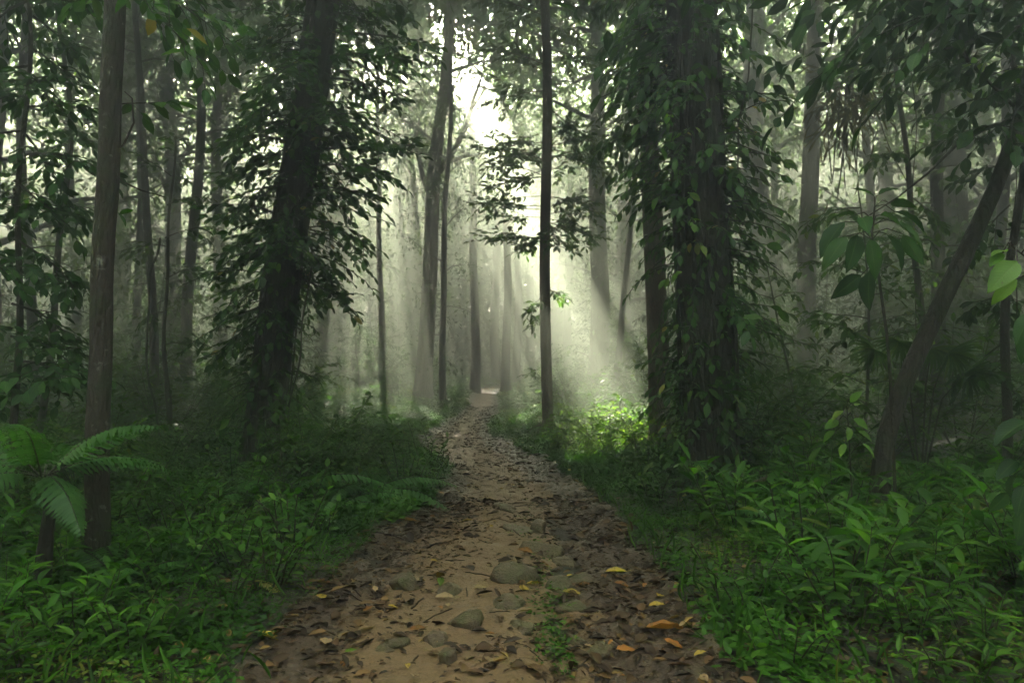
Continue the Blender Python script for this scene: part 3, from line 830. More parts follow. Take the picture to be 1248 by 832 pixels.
understory(1105, 10.5, 'small leafy tree in the shade between the wide misty trunk and the leaning trunk',
    [(py, ex, py + R.uniform(-10, 50), R.uniform(-.8, .8), 8) for py, ex in [(20, 1050), (60, 1150), (110, 1060), (150, 1160), (190, 1060), (240, 1150), (290, 1050), (330, 1150), (380, 1050), (420, 1160), (0, 1100), (450, 1060), (100, 1180), (80, 1020)]], .15, M_leaf_mid, height=8, r=.06)
understory(205, 11, 'wispy twiggy sapling with few leaves between the mottled trunk and the leaning vine-wrapped one',
    [(250, 250, 235, .2, 4), (215, 170, 190, -.2, 4), (290, 262, 270, 0, 4), (300, 160, 300, .3, 4), (340, 240, 330, .2, 5), (190, 215, 170, .3, 5), (380, 170, 390, .2, 5), (420, 245, 420, .2, 5)], .13, M_leaf_mid, height=5.0, r=.04)
understory(50, 9.0, 'dark leafy sapling behind the bushy tree at the far left',
    [(py, ex, py + R.uniform(-10, 40), R.uniform(-.8, .8), 7) for py, ex in [(60, 110), (100, 0), (150, 100), (200, 10), (250, 105), (300, -10), (340, 110), (390, 20), (430, 100), (470, 60), (20, 40), (-20, 90)]], .14, M_leaf_mid, height=7.5, r=.05)

# ---- trees further off in the mist
FT = forest_tree
FT(515, 25, 22, 'broad forked tree standing in the brightest mist left of the trail', 548, 19, .45, 3.4, 16, 130, .19, fork=[(.40, -.5, 3.6, .5), (.44, .75, 4.2, .55)], sprays=16)
FT(541, 23.5, 9, 'slim trunk close beside the broad forked tree in the mist', 549, 14, .3, 1.8, 14, 90, .16, sprays=10)
FT(725, 24, 26, 'straight thick misty trunk with ivy at its foot, right of the slim trailside tree', 730, 19, .5, 3.6, 16, 130, .2, sprays=20)
FT(742, 21, 9, 'thin trunk slanting to the right beside the thick misty trunk', 800, 11, .55, 2.0, 10, 90, .18)
FT(984, 19, 25, 'wide grey trunk in the mist right of the thick vine-wrapped tree', 995, 18, .5, 3.6, 16, 130, .2, sprays=14)
FT(946, 28, 12, 'thin pale trunk in the mist left of the wide grey trunk', 950, 18, .45, 3, 14, 110, .22)
FT(1143, 13, 17, 'dark straight trunk in the shade behind the leaning mossy tree', 1140, 16, .4, 3.0, 14, 120, .2, bark=M_bark_dark, sprays=14)
FT(1060, 24, 14, 'faint trunk behind the drooping big-leaved sapling', 1062, 18, .4, 3.2, 14, 120, .22, sprays=8)
FT(1205, 16, 14, 'dim upright trunk close to the right edge behind the leaning tree', 1208, 17, .35, 3.2, 16, 120, .22, sprays=10)
FT(170, 19, 11, 'thin pale trunk just right of the slender mottled trunk', 166, 17, .4, 2.8, 14, 110, .2, sprays=8)
FT(184, 14, 11, 'thin dark crooked trunk behind the undergrowth at the left', 168, 13, .55, 2.2, 10, 100, .18, bark=M_bark_dark, bow=.18, sprays=4)
FT(229, 17, 15, 'middle one of the hazy trunks left of the leaning vine-wrapped tree', 232, 17, .4, 3.2, 14, 120, .2, sprays=10)
FT(272, 22, 17, 'hazy trunk half hidden by the boughs of the leaning vine-wrapped tree', 275, 18, .4, 3.4, 16, 130, .22, sprays=10)
FT(98, 24, 12, 'pale hazy trunk seen left of the slender mottled trunk', 96, 18, .4, 3.2, 14, 120, .22, sprays=8)
FT(44, 15, 13, 'dark trunk behind the leaves at the far left', 40, 16, .4, 3.2, 14, 120, .2, bark=M_bark_dark, sprays=8)
FT(463, 28, 9, 'very thin trunk in the pale mist just right of the leaning vine-wrapped tree', 462, 17, .55, 2.6, 12, 110, .2, sprays=4)
FT(617, 32, 11, 'added misty full-crowned tree midway between the broad forked tree and the slim trailside tree', 604, 20, .38, 4.2, 24, 240, .24)  # tree added so its crown covers the white gap in the canopy
FT(578, 33, 12, 'faint trunk right of the broad forked tree where the trail fades', 579, 20, .55, 3.4, 14, 110, .24)
FT(606, 44, 12, 'left one of the palest trunks at the end of the trail', 603, 20, .55, 3.8, 12, 110, .28)
FT(628, 40, 10, 'middle one of the palest trunks at the end of the trail', 626, 19, .55, 3.6, 12, 110, .28)
FT(645, 48, 12, 'palest trunk immediately left of the slim trailside tree', 642, 21, .5, 3.8, 14, 110, .28)
FT(694, 37, 11, 'faint trunk between the slim trailside tree and the thick misty trunk', 692, 19, .5, 3.4, 14, 110, .24)
FT(912, 33, 9, 'very thin faint trunk immediately right of the thick vine-wrapped tree', 914, 18, .5, 3, 14, 110, .24)
FT(350, 27, 16, 'hazy tree directly behind the leaning vine-wrapped tree', 352, 18, .35, 3.6, 18, 130, .24, sprays=16)
FT(425, 35, 12, 'faint leafy tree in the mist right of the leaning vine-wrapped tree', 424, 17, .25, 3.2, 18, 120, .24, sprays=14)
FT(850, 30, 16, 'hazy tree hidden behind the thick vine-wrapped tree', 850, 19, .35, 3.6, 18, 130, .24, sprays=14)

# further trees of the same wood, copies of four
protos = []
for k in range(4):
    protos.append(FT(300 + 60 * k, 40 + 2 * k, 13 + 2 * k, 'one of the faint trees fading into the mist deep in the wood', None, 18 + k, .22, 3.6, 26, 130, .3, group='trees deep in the misty wood', sprays=20))
spots = [(-11, 22), (-13, 17), (13, 20), (9, 24), (17, 24), (-17, 30), (18, 29), (-9, 34), (5.5, 33), (-26, 30), (-20, 38), (-14, 33), (-22, 24), (-15, 26), (-10, 41), (-6.5, 46), (6, 38), (9, 44), (12, 34), (16, 40), (10, 29), (15, 27), (20, 33), (24, 26), (20, 21), (27, 35), (3.5, 47), (-30, 22), (-3, 52), (2.5, 55), (14, 50), (-14, 50), (30, 20), (-24, 16), (24, 15), (-18, 18)]
for k, (x, y) in enumerate(spots):
    o = copy_tree(protos[k % 4]); o.location = (x, y, float(gh(x, y))); o.rotation_euler.z = R.uniform(0, 6.28)
    s = R.uniform(.85, 1.1); o.scale = (s, s, s)

# ---- far wood and the leaf roof with its added sun blockers: uncountable masses
def far_wood():
    gw, gl = Geo(), Geo()
    for k in range(150):
        a = R.uniform(0, 2 * np.pi); d = R.uniform(44, 80)
        x, y = d * math.sin(a), d * math.cos(a)
        z = float(gh(x, y)); h = R.uniform(14, 21)
        gw.tube(trunk_pts(np.array([x, y, z - .3]), np.array([x + R.normal(0, .6), y, z + h]), 8, .06), np.linspace(.3, .12, 8) * R.uniform(.7, 1.4), 7)
    n = 9000
    a = R.uniform(0, 2 * np.pi, n); d = R.uniform(44, 84, n)
    x, y = d * np.sin(a), d * np.cos(a); zz = gh(x, y) + 23 * R.random(n)
    C = np.stack([x, y, zz], -1)
    clump_leaves(gl, C, 1.9, 22, .65, LO)
    m = 9500                                  # closed leaf ring added all round to block horizon light
    a = R.uniform(0, 2 * np.pi, m); d = R.uniform(78, 91, m)
    C = np.stack([d * np.sin(a), d * np.cos(a), R.uniform(-.5, 24.5, m)], -1)
    clump_leaves(gl, C, 2.0, 16, 1.45, LO)
    m = 4600                                  # the depth of the wood beyond the end of the trail
    a = R.uniform(rad(-48), rad(48), m); d = R.uniform(42, 76, m)
    C = np.stack([d * np.sin(a), d * np.cos(a), R.uniform(0, 25, m)], -1)
    clump_leaves(gl, C, 1.9, 20, .6, LO)
    m = 3500
    C = np.stack([R.uniform(-50, 50, m), R.uniform(55, 88, m), R.uniform(17, 24.5, m)], -1)
    clump_leaves(gl, C, 1.8, 18, .7, LO)
    o = gw.build('far_wood_trunks', M_bark_mid, None, True); o['kind'] = 'stuff'
    o = gl.build('far_wood_foliage', M_leaf_far, None); o['kind'] = 'stuff'
far_wood()
def leaf_roof():
    gl = Geo(); n = 24000
    x = R.uniform(-42, 42, n); y = R.uniform(-32, 62, n); z = R.uniform(12, 22, n)
    x[:4000] *= .4; y[:4000] = R.uniform(-14, 14, 4000)
    C = np.stack([x, y, z], -1)
    # keep out of the part of the sky the picture looks into
    vis = (y > 0) & (z - EYE < y * .56) & (np.abs(x) < y * .78)
    col_ = 624 + 832 * x / np.maximum(y, 1)
    mid_ = (col_ > 420) & (col_ < 735)
    keep = ~vis | (R.random(n) < np.where(mid_, np.where(col_ < 535, .35, np.where(col_ < 665, .95, .6)), np.where((y - z * 1.3 > 15) & (y - z * 1.3 < 40), .13, .8)))
    # opening shaped in the unseen leaf roof to let skylight onto the foreground
    slit = (y < 7.5) & (y > -24) & (np.abs(x - .2) < 8)
    keep &= ~(slit & (R.random(n) < .9))
    C = C[keep]
    def shade(m, x0, x1, y0, y1, z0, z1):     # extra leaf clumps added along the sun's direction to block it
        zz = R.uniform(z0, z1, m)
        D = np.stack([R.uniform(x0, x1, m), R.uniform(y0, y1, m), 0 * zz], -1) + S * (zz / S[2])[:, None]
        return D[~((D[:, 1] < 7.5) & (np.abs(D[:, 0]) < 8))]
    C = np.concatenate([C, shade(950, -4, 4, 0, 9.2, 18, 25.5), shade(1900, -10, 10, -14, 2, 11, 25), shade(420, -13, -4, 0, 12, 13, 24), shade(420, 4, 13, 0, 12, 13, 24),
                        shade(1700, -18, 18, 36, 85, 10, 25), shade(200, -2.0, 1.2, 9.3, 14, 20, 25.5), shade(200, -1.8, 0, 17, 34, 12, 24)])
    clump_leaves(gl, C, 1.5, 24, .42, LO)
    # wood behind the camera and to the sides
    m = 2600
    a = R.uniform(rad(60), rad(300), m); d = R.uniform(11, 34, m)
    C = np.stack([d * np.sin(a), d * np.cos(a), R.uniform(.3, 9, m)], -1)
    clump_leaves(gl, C, 1.3, 18, .36, LO)
    o = gl.build('canopy_and_sun_blockers', M_leaf_far, None); o['kind'] = 'stuff'
leaf_roof()
M_leaf_sun = leaf_mat('sunlit_yellow_green_leaf', [(0, (.06, .12, .015)), (.7, (.11, .19, .022)), (1, (.17, .23, .03))], .55, rough=.65, spec=.08)  # yellow-green leaf, colour lightened so the bushes look sunlit
# ------------------------------------------------------------------ undergrowth
PINNA = leaf_rows([0, .04, .16, .3, .45, .6, .75, .88, 1], [0, .42, .5, .47, .43, .36, .27, .15, 0], .10, .45, .05)
BIG = leaf_rows([0, .05, .13, .24, .36, .48, .6, .72, .83, .93, 1], [0, .07, .25, .41, .49, .5, .46, .38, .26, .11, 0], .3, .5, .022)
def frond(gw, gl, p, d, length, pin, n=22, droop=1.1, fine=True, r=.006):
    st = curve_pts(p, d, length, 16, droop, .06)
    gw.tube(st, np.linspace(r, r * .25, 16), 5)
    seg = np.linspace(.14, .995, n)
    for f in seg:
        i = min(14, int(f * 15)); q = st[i] + (st[i + 1] - st[i]) * (f * 15 - i)
        T = unit(st[i + 1] - st[i]); sd = unit(np.cross(T, UP) + 1e-5); N = unit(np.cross(sd, T))
        L = pin * R.uniform(.93, 1.05) * (math.sin(math.pi * (.16 + .80 * f)) ** .8 * (1.06 - .35 * f) + .05)
        for s in (-1, 1):
            A = unit(sd * s + T * .38 - N * .30 + R.normal(0, .05, 3))
            if fine:
                gl.leaves([q], [A], [N + R.normal(0, .1, 3)], [L], [.030 * (.6 + .4 * L / pin)], PINNA, .2 + R.random() * .6)
            else:
                gl.leaves([q], [A], [N], [L], [length / n * .95], MID)
def fern(name, label, loc, n, length, pin, up=.9, fine=False, stem=0.0, group=None, mat=None, azs=None, nn=20, droop=1.2):
    root = empty(name, loc, label, 'fern', group); O = np.array(loc, float); gw, gl = Geo(), Geo()
    c = O + UP * stem
    if stem:
        g = Geo(); g.tube(curve_pts(O - UP * .1, UP, stem + .1, 8, 0, .05), np.linspace(.045, .03, 8), 12, lump=.4); g.build('stem', M_bark_dark, root, True, O)
    for k in range(n):
        az = (azs[k][0] if azs else k * 2.4 + R.normal(0, .3)); u = azs[k][1] if azs else up * R.uniform(.6, 1.3); L = length * (azs[k][2] if azs else R.uniform(.7, 1.15))
        frond(gw, gl, c + np.array([math.cos(az), math.sin(az), 0]) * .03, (math.cos(az), math.sin(az), u), L, pin * min(1, L / length * 1.1), nn, droop, fine)
    gw.build('frond_stalks', M_twig, root, True, O); gl.build('fronds', mat or M_fern, root, False, O)
    return root
# the big fern at the left edge
p = pix(52, 604, 4.1)
fern('tree_fern', 'large feathery tree fern at the left edge in front of the slender mottled trunk', (p[0], 4.1, float(gh(p[0], 4.1))), 9, .95, .20, fine=True, stem=max(.2, p[2] + .12 - float(gh(p[0], 4.1))), nn=24, droop=1.3,
     azs=[(.0, 1.35, .80), (-1.2, 1.7, .80), (2.9, .9, 1.0), (1.3, 1.0, .9), (2.0, .8, .9), (-2.6, .7, .9), (-2.0, .5, .8), (.7, .6, .8), (-.7, .25, .7)])
p = surf(345, 735)
gwf = Geo()
def dead_frond():
    root = empty('dry_fern_frond', tuple(p), 'curled pale yellow dry fern frond lying at the left edge of the trail', 'fern frond'); gw, gl = Geo(), Geo()
    st_p = pix(310, 708, p[1] + .12)
    frond(gw, gl, st_p, (.9, -.25, .35), .40, .065, 24, 2.2, False, .005)
    gw.build('stalk', M_fern_dead, root, True, p); gl.build('leaflets', M_fern_dead, root, False, p)
dead_frond()

def herb_proto(name, label, group, stems, h, leaf, wr, tpl, mat, per, cat='plant'):
    root = empty(name, (0, 0, 0), label, cat, group); gw, gl = Geo(), Geo()
    for s in range(stems):
        a = R.uniform(0, 6.28); rr_ = R.uniform(0, .16)
        st = curve_pts((math.cos(a) * rr_, math.sin(a) * rr_, -.03), (math.cos(a) * .35, math.sin(a) * .35, 1), h * R.uniform(.55, 1.1), 9, .35, .2)
        st = np.concatenate([[[0, 0, -.07]], st]); gw.tube(st, np.linspace(.006, .003, 10), 5); st = st[1:]
        n = per; t = np.linspace(.3, 1, n); P = np.stack([np.interp(t, np.linspace(0, 1, 9), st[:, k]) for k in range(3)], -1)
        az = np.arange(n) * 2.4 + R.uniform(0, 6); el = np.linspace(.1, .75, n)
        A = np.stack([np.cos(az), np.sin(az), el], -1) + R.normal(0, .18, (n, 3))
        L = leaf * R.uniform(.7, 1.15, n) * np.linspace(.95, .8, n)
        gl.leaves(P, A, UP + rvec(n, .2) + A * -.1, L, L * wr * R.uniform(.85, 1.1, n), tpl)
    gw.build('stems', M_twig, root, True); gl.build('leaves', mat, root, False)
    return root
def scatter(protos_, spots_, smin=.8, smax=1.2, zoff=0.0, label=None, group=None):
    for k, (x, y) in enumerate(spots_):
        o = protos_[k] if k < len(protos_) else copy_tree(protos_[k % len(protos_)])
        o.location = (x, y, float(gh(x, y)) + zoff); o.rotation_euler.z = R.uniform(0, 6.28)
        s = R.uniform(smin, smax); o.scale = (s, s, s * R.uniform(.9, 1.1))
        if label: o['label'] = label; o['group'] = group
def pick(n, x0, x1, y0, y1, smin, smax=99, mind=.3, inview=True):
    out = []; tries = 0
    while len(out) < n and tries < 20000:
        tries += 1
        y = R.uniform(y0, y1); x = R.uniform(x0, x1); s = float(side_of(x, y))
        if s < smin or s > smax: continue
        if inview and abs(x) > y * .78 + .6: continue
        if any((x - a) ** 2 + (y - b) ** 2 < mind ** 2 for a, b in out): continue
        if abs(x) < 1.2 and y < 2.6: continue
        out.append((x, y))
    return out
lance = [herb_proto('broadleaf_herb', 'x', 'g', s, h, lf, .27, LANCE, M_herb, per) for s, h, lf, per in [(5, .62, .25, 9), (4, .52, .22, 8), (6, .5, .2, 8), (4, .7, .28, 8)]]
scatter(lance, pick(58, 1.2, 6, 2.6, 7.2, .75, 6, .26), .5, 1.2, 0, 'leafy herb with long arching lance-shaped leaves in the dense patch right of the trail foreground', 'lance-leaved herbs in the right foreground')
lance2 = [copy_tree(o) for o in lance]
scatter(lance2, pick(40, -6, -1.2, 2.8, 7.0, .9, 6, .3), .42, .8, 0, 'shaded herb with lance-shaped leaves on the bank left of the trail foreground', 'lance-leaved herbs in the left foreground')
lance3 = [copy_tree(o) for o in lance]
scatter(lance3, [(-2.55, 3.35), (-2.2, 3.2), (-2.75, 3.75), (-2.35, 3.65), (-2.9, 4.1), (-1.95, 3.45), (-3.1, 4.4)], .5, .72, 0, 'tall herb with broad lance-shaped leaves in the lower left corner', 'broad lance-leaved herbs in the lower left corner')
round_ = [herb_proto('leafy_herb', 'x', 'g', s, h, lf, .5, MID, M_herb, per) for s, h, lf, per in [(8, .38, .09, 10), (9, .3, .075, 10), (7, .45, .1, 10)]]
scatter(round_, pick(78, -7, -1, 3.2, 12, .2, 4, .28), .75, 1.6, 0, 'small round-leaved herb growing on the bank left of the trail', 'small herbs left of the trail')
r2 = [copy_tree(o) for o in round_]
scatter(r2, pick(72, .8, 6, 3.4, 12, .15, 3.5, .28), .7, 1.5, 0, 'small round-leaved herb growing on the bank right of the trail', 'small herbs right of the trail')

def shrub_proto(name, h, rad_, stems, leaf, tpl, mat, wr=.44, cl=16, sub=7):
    root = empty(name, (0, 0, 0), 'x', 'shrub', 'g'); gw, gl = Geo(), Geo()
    for s in range(stems):
        a = s * 2.4 + R.random(); L = h * R.uniform(.7, 1.15)
        bough(gw, gl, (math.cos(a) * .06, math.sin(a) * .06, -.03), (math.cos(a) * rad_ / h, math.sin(a) * rad_ / h, 1), L, .010, leaf, tpl, sub, .5, .5, .35, wr, .42, 5, .15)
    gw.build('stems', M_twig, root, True); gl.build('leaves', mat, root, False)
    return root
shr = [shrub_proto('shrub', 1.0, .6, 9, .09, MID, M_leaf_mid), shrub_proto('shrub', 1.4, .7, 9, .11, MID, M_leaf_mid), shrub_proto('shrub', .8, .6, 10, .075, MID, M_leaf_mid), shrub_proto('shrub', 1.7, .7, 9, .13, MID, M_leaf_mid)]
LS = pick(62, -14, -1.5, 9.3, 30, 2.0, 12, .75); LS.sort(key=lambda q: q[1])
scatter(shr, LS, .7, 1.25, 0, 'leafy shrub in the shaded undergrowth left of the trail', 'shrubs left of the trail')
s4 = [copy_tree(o) for o in shr]
scatter(s4, pick(30, -7, -1.5, 5.6, 11, 1.0, 5, .5), .4, .75, 0, 'low dark shrub among the ferns round the foot of the leaning vine-wrapped tree', 'low shrubs at the left bank')
s2 = [copy_tree(o) for o in shr]
RS = pick(66, 1.5, 15, 7, 30, 1.7, 12, .75)
scatter(s2, RS, .7, 1.25, 0, 'leafy shrub in the shaded undergrowth right of the trail', 'shrubs right of the trail')
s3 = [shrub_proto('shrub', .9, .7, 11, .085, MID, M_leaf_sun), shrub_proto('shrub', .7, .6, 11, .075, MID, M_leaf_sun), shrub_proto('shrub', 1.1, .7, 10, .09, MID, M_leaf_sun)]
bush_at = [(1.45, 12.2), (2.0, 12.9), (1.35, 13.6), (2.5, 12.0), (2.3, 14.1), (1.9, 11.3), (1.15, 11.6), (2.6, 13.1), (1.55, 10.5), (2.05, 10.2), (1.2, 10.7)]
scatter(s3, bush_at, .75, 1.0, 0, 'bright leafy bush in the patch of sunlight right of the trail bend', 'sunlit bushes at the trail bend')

fern_protos = [fern('fern', 'x', (0, 0, 0), 9, .62, .13, .9, False, 0, 'g'), fern('fern', 'x', (0, 0, 0), 11, .8, .16, .8, False, 0, 'g'), fern('fern', 'x', (0, 0, 0), 8, .5, .12, 1.1, False, 0, 'g')]
scatter(fern_protos, pick(58, -9, -1, 3.6, 17, .7, 7, .5), .7, 1.3, 0, 'green fern with arching fronds among the undergrowth left of the trail', 'ferns left of the trail')
f2 = [copy_tree(o) for o in fern_protos]
scatter(f2, pick(30, 1, 9, 4.5, 17, .9, 7, .6), .7, 1.3, 0, 'green fern with arching fronds among the undergrowth right of the trail', 'ferns right of the trail')

# saplings
def sapling_proto(h, leaf, n):
    root = empty('sapling', (0, 0, 0), 'x', 'sapling', 'g'); gw, gl = Geo(), Geo()
    st = curve_pts((0, 0, -.05), (R.normal(0, .06), R.normal(0, .06), 1), h, 14, 0, .12)
    gw.tube(st, np.linspace(.022, .007, 14), 7)
    for k in range(n):
        t = .22 + .78 * (k + R.random() * .5) / n; i = min(12, int(t * 13)); a = k * 2.4
        bough(gw, gl, st[i], (math.cos(a), math.sin(a), R.uniform(.1, .6)), h * .30 * (1.15 - .55 * t) * R.uniform(.7, 1.2), .008, leaf, MID, 6, .4, .5, .4, .42, .42, 4, .2)
    gw.build('stem', M_twig, root, True); gl.build('leaves', M_leaf_mid, root, False)
    return root
sap = [sapling_proto(3.2, .13, 16), sapling_proto(2.4, .11, 14), sapling_proto(4.4, .14, 20)]
scatter(sap, pick(34, -18, -2, 9, 34, 2.4, 16, 1.3), .8, 1.3, 0, 'slender leafy sapling in the dim undergrowth left of the trail', 'saplings left of the trail')
sp2 = [copy_tree(o) for o in sap]
scatter(sp2, pick(36, 3, 20, 9, 34, 2.6, 16, 1.3), .8, 1.3, 0, 'slender leafy sapling in the dim undergrowth right of the trail', 'saplings right of the trail')

# the drooping big-leaved sapling, young bright plants and large near leaves at the right
def big_leaf_plant(name, label, stem_px, d, leaves, mat, r=.014, tpl=HI, wr=.42, cat='sapling'):
    P = np.array([pix(a, b, d) for a, b in stem_px]); z0 = float(gh(P[0][0], d)); P[0][2] = z0 - .05
    root = empty(name, (P[0][0], d, z0), label, cat); O = np.array(root.location); gw, gl = Geo(), Geo()
    t = np.linspace(0, 1, 20); tt = np.linspace(0, 1, len(P))
    st = np.stack([np.interp(t, tt, P[:, k]) for k in range(3)], -1)
    for k in range(3): st[1:-1, k] = np.convolve(st[:, k], np.ones(3) / 3, 'valid')
    gw.tube(st, np.linspace(r, r * .5, 20), 8)
    for (x, y, dd, ax, L) in leaves:
        b = pix(x, y, d + dd)
        j = np.argmin(np.linalg.norm(st - b, axis=1)); mid_ = (st[j] + b) / 2 + UP * .04
        gw.tube(np.array([st[j], mid_, b]), .004, 5)
        A = unit(np.array(ax, float)); gl.leaves([b], [A], [unit(UP * .8 - np.array([0, .5, 0]) + rvec(1, .4)[0])], [L * .85], [L * .85 * wr * R.uniform(.85, 1.1)], BIG, R.uniform(.1, .9))
    gw.build('stem', M_twig, root, True, O); gl.build('leaves', mat, root, False, O)
    return root
d = 5.4
big_leaf_plant('big_leaved_sapling', 'sapling with a drooping whorl of huge dark leaves in front of the wide grey trunk', [(1092, 560), (1084, 430), (1070, 330), (1062, 290), (1066, 252)], d,
    [(1042, 262, -.1, (-.9, -.2, .05), .30), (1030, 270, -.2, (-.8, -.2, -.7), .40), (1032, 288, -.3, (-.75, -.3, -.75), .38), (1045, 285, -.4, (-.35, -.4, -.9), .36), (1060, 290, -.45, (.05, -.3, -1), .36), (1080, 285, -.3, (.45, -.3, -.85), .36), (1090, 270, -.3, (.8, -.2, -.6), .38), (1090, 258, .1, (1, .1, -.25), .36), (1085, 248, .2, (.9, .3, .1), .28), (1066, 240, -.1, (-.6, 0, .45), .22), (1070, 238, .1, (.7, 0, .4), .24), (1072, 262, -.35, (.3, -.8, -.3), .32), (1050, 265, -.4, (-.3, -.9, -.35), .32), (1060, 330, -.2, (-.3, -.3, -.9), .36), (1050, 335, -.1, (-.8, -.2, -.55), .34), (1100, 285, 0, (.6, .2, -.8), .34)], M_leaf_dark, tpl=HI)
big_leaf_plant('young_sapling', 'young plant with bright lime-green leaves left of the foot of the leaning trunk', [(1040, 590), (1036, 560), (1034, 520), (1032, 495)], 5.8,
    [(1028, 500, -.05, (-.7, -.2, -.3), .16), (1036, 490, 0, (.3, -.3, .5), .15), (1022, 512, 0, (-.8, -.3, -.3), .17), (1040, 510, -.1, (.6, -.5, -.4), .16), (1034, 520, -.1, (-.2, -.6, -.5), .16), (1045, 525, 0, (.8, -.2, -.4), .18), (1018, 525, .05, (-.7, .2, -.5), .16), (1050, 540, -.05, (.7, -.3, -.6), .19), (1030, 540, -.1, (-.5, -.4, -.6), .15), (1042, 495, .1, (.6, .4, .3), .13)], M_leaf_bright, .007, wr=.5)
big_leaf_plant('large_leaved_plant', 'plant with a large ribbed bright leaf and lime shoots at the right edge', [(1330, 620), (1310, 470), (1285, 350), (1256, 318), (1236, 302)], 3.4,
    [(1240, 318, -.1, (-.75, -.25, -.55), .25), (1228, 306, 0, (-.9, -.3, .0), .13), (1222, 308, .0, (-.75, -.3, -.5), .12), (1262, 310, -.1, (.2, -.6, .1), .3), (1258, 322, 0, (.5, -.3, -.7), .28), (1240, 340, .2, (-.7, .2, -.7), .2)], M_leaf_bright, .008, wr=.5, cat='plant')
big_leaf_plant('large_leaved_plant', 'plant with dark drooping oval leaves low on the right edge above the herb patch', [(1300, 780), (1290, 640), (1275, 560), (1258, 510), (1250, 480)], 3.8,
    [(1256, 512, -.1, (-.95, -.2, -.25), .30), (1260, 380, 0, (-.7, -.2, -.7), .25), (1262, 395, .1, (-.6, -.2, -.8), .28), (1240, 560, -.1, (-.8, -.3, -.4), .2), (1240, 575, 0, (-.7, -.3, -.6), .2), (1250, 590, -.1, (-.6, -.4, -.7), .22), (1230, 600, 0, (-.8, -.2, -.6), .18), (1245, 620, -.1, (-.4, -.4, -.8), .2), (1255, 555, 0, (.5, -.3, -.5), .2), (1255, 640, 0, (-.6, -.4, -.6), .2)], M_leaf_dark, .01, wr=.46, cat='plant')

# fan-leaved small palm behind the leaning trunk, dried epiphyte high on the right
def fan_palm():
    d = 8.0; x = pix(1120, 440, d)[0]
    root = empty('fan_palm', (x, d, float(gh(x, d))), 'small palm with pale pleated fan leaves behind the leaning mossy trunk', 'palm'); O = np.array(root.location); gw, gl = Geo(), Geo()
    for (ex, ey, tilt) in [(1065, 425, -.8), (1135, 425, .3), (1155, 430, .8), (1095, 415, -.3), (1175, 455, 1.0)]:
        q = pix(ex, ey, d + R.uniform(-.4, .3)); m = (O + q) / 2 + UP * .35
        gw.tube(np.array([O - UP * .05, m, q]), [.014, .01, .007], 6)
        n = 17; th = np.linspace(-1.5, 1.5, n) + tilt
        A = np.stack([np.sin(th), np.full(n, -.45), -np.cos(th) * .8], -1)
        gl.leaves(np.repeat(q[None], n, 0), A, np.array([0, -1, .5]) + rvec(n, .05), R.uniform(.30, .38, n), .035, LANCE)
    gw.build('stalks', M_twig, root, True, O); gl.build('fan_leaves', M_leaf_mid, root, False, O)
fan_palm()
def epiphyte():
    d = 12.0; c = pix(1037, 120, d)
    root = empty('epiphyte', tuple(c), 'shaggy brown and yellow epiphyte clump hanging high between the two upright trunks at right', 'epiphyte'); gl, gw = Geo(), Geo()
    n = 420; P = c + R.normal(0, 1, (n, 3)) * [.28, .28, .42]
    A = unit((P - c) * .8 + np.array([0, 0, -.55]) + rvec(n, .35)); gl.leaves(P, A, rvec(n, 1), R.uniform(.15, .42, n), .045, LANCE)
    for k in range(9):
        a = R.normal(0, .18, 2); s = c + np.array([a[0], a[1], .2]); e = curve_pts(s, (R.normal(0, .05), R.normal(0, .05), -1), R.uniform(1.2, 2.2), 9, 0, .12); gw.tube(e, .010, 5)
    up = np.array([c, c + [.1, 0, 1.5], c + [.2, .05, 4], c + [.4, .1, 9]]); gw.tube(up, [.04, .03, .03, .03], 7)
    gw.build('hanging_roots', M_twig, root, True, c); gl.build('leaves', M_epi, root, False, c)
epiphyte()
for (pl, d, r, lab) in [([(1115, -40), (1110, 60), (1116, 160), (1112, 280), (1118, 400)], 9.5, .008, 'thin liana hanging straight down left of the dark straight trunk at right'), ([(1232, 60), (1238, 180), (1234, 300), (1240, 420)], 7.0, .006, 'thin liana hanging down past the leaning trunk at the right edge'), ([(380, 300), (372, 380), (362, 450), (350, 520), (340, 570)], 8.2, .010, 'thin stem drooping from the leaning vine-wrapped tree to the undergrowth'), ([(195, 290), (185, 330), (178, 400), (182, 470), (196, 530)], 9.5, .016, 'crooked dark liana stem between the mottled trunk and the leaning trunk')]:
    g = Geo(); P = np.array([pix(a, b, d) for a, b in pl]); t = np.linspace(0, 1, 24); Q = np.stack([np.interp(t, np.linspace(0, 1, len(P)), P[:, k]) for k in range(3)], -1)
    Q[:, 0] += .02 * np.sin(t * 17); g.tube(Q, r, 6); o = g.build('liana', M_twig, None, True, Q[0]); o.location = Q[0]; tag(o, lab, 'vine')

g = Geo(); P = np.array([pix(a, b, 6.9) for a, b in [(895, 604), (912, 592), (935, 582), (968, 571)]]); g.tube(P, [.018, .022, .02, .012], 8, lump=.15, cap=True)
o = g.build('fallen_branch', M_bark_red, None, True, P[0]); o.location = P[0]; tag(o, 'short mossy brown stick slanting out of the herbs right of the thickest trunk', 'branch')
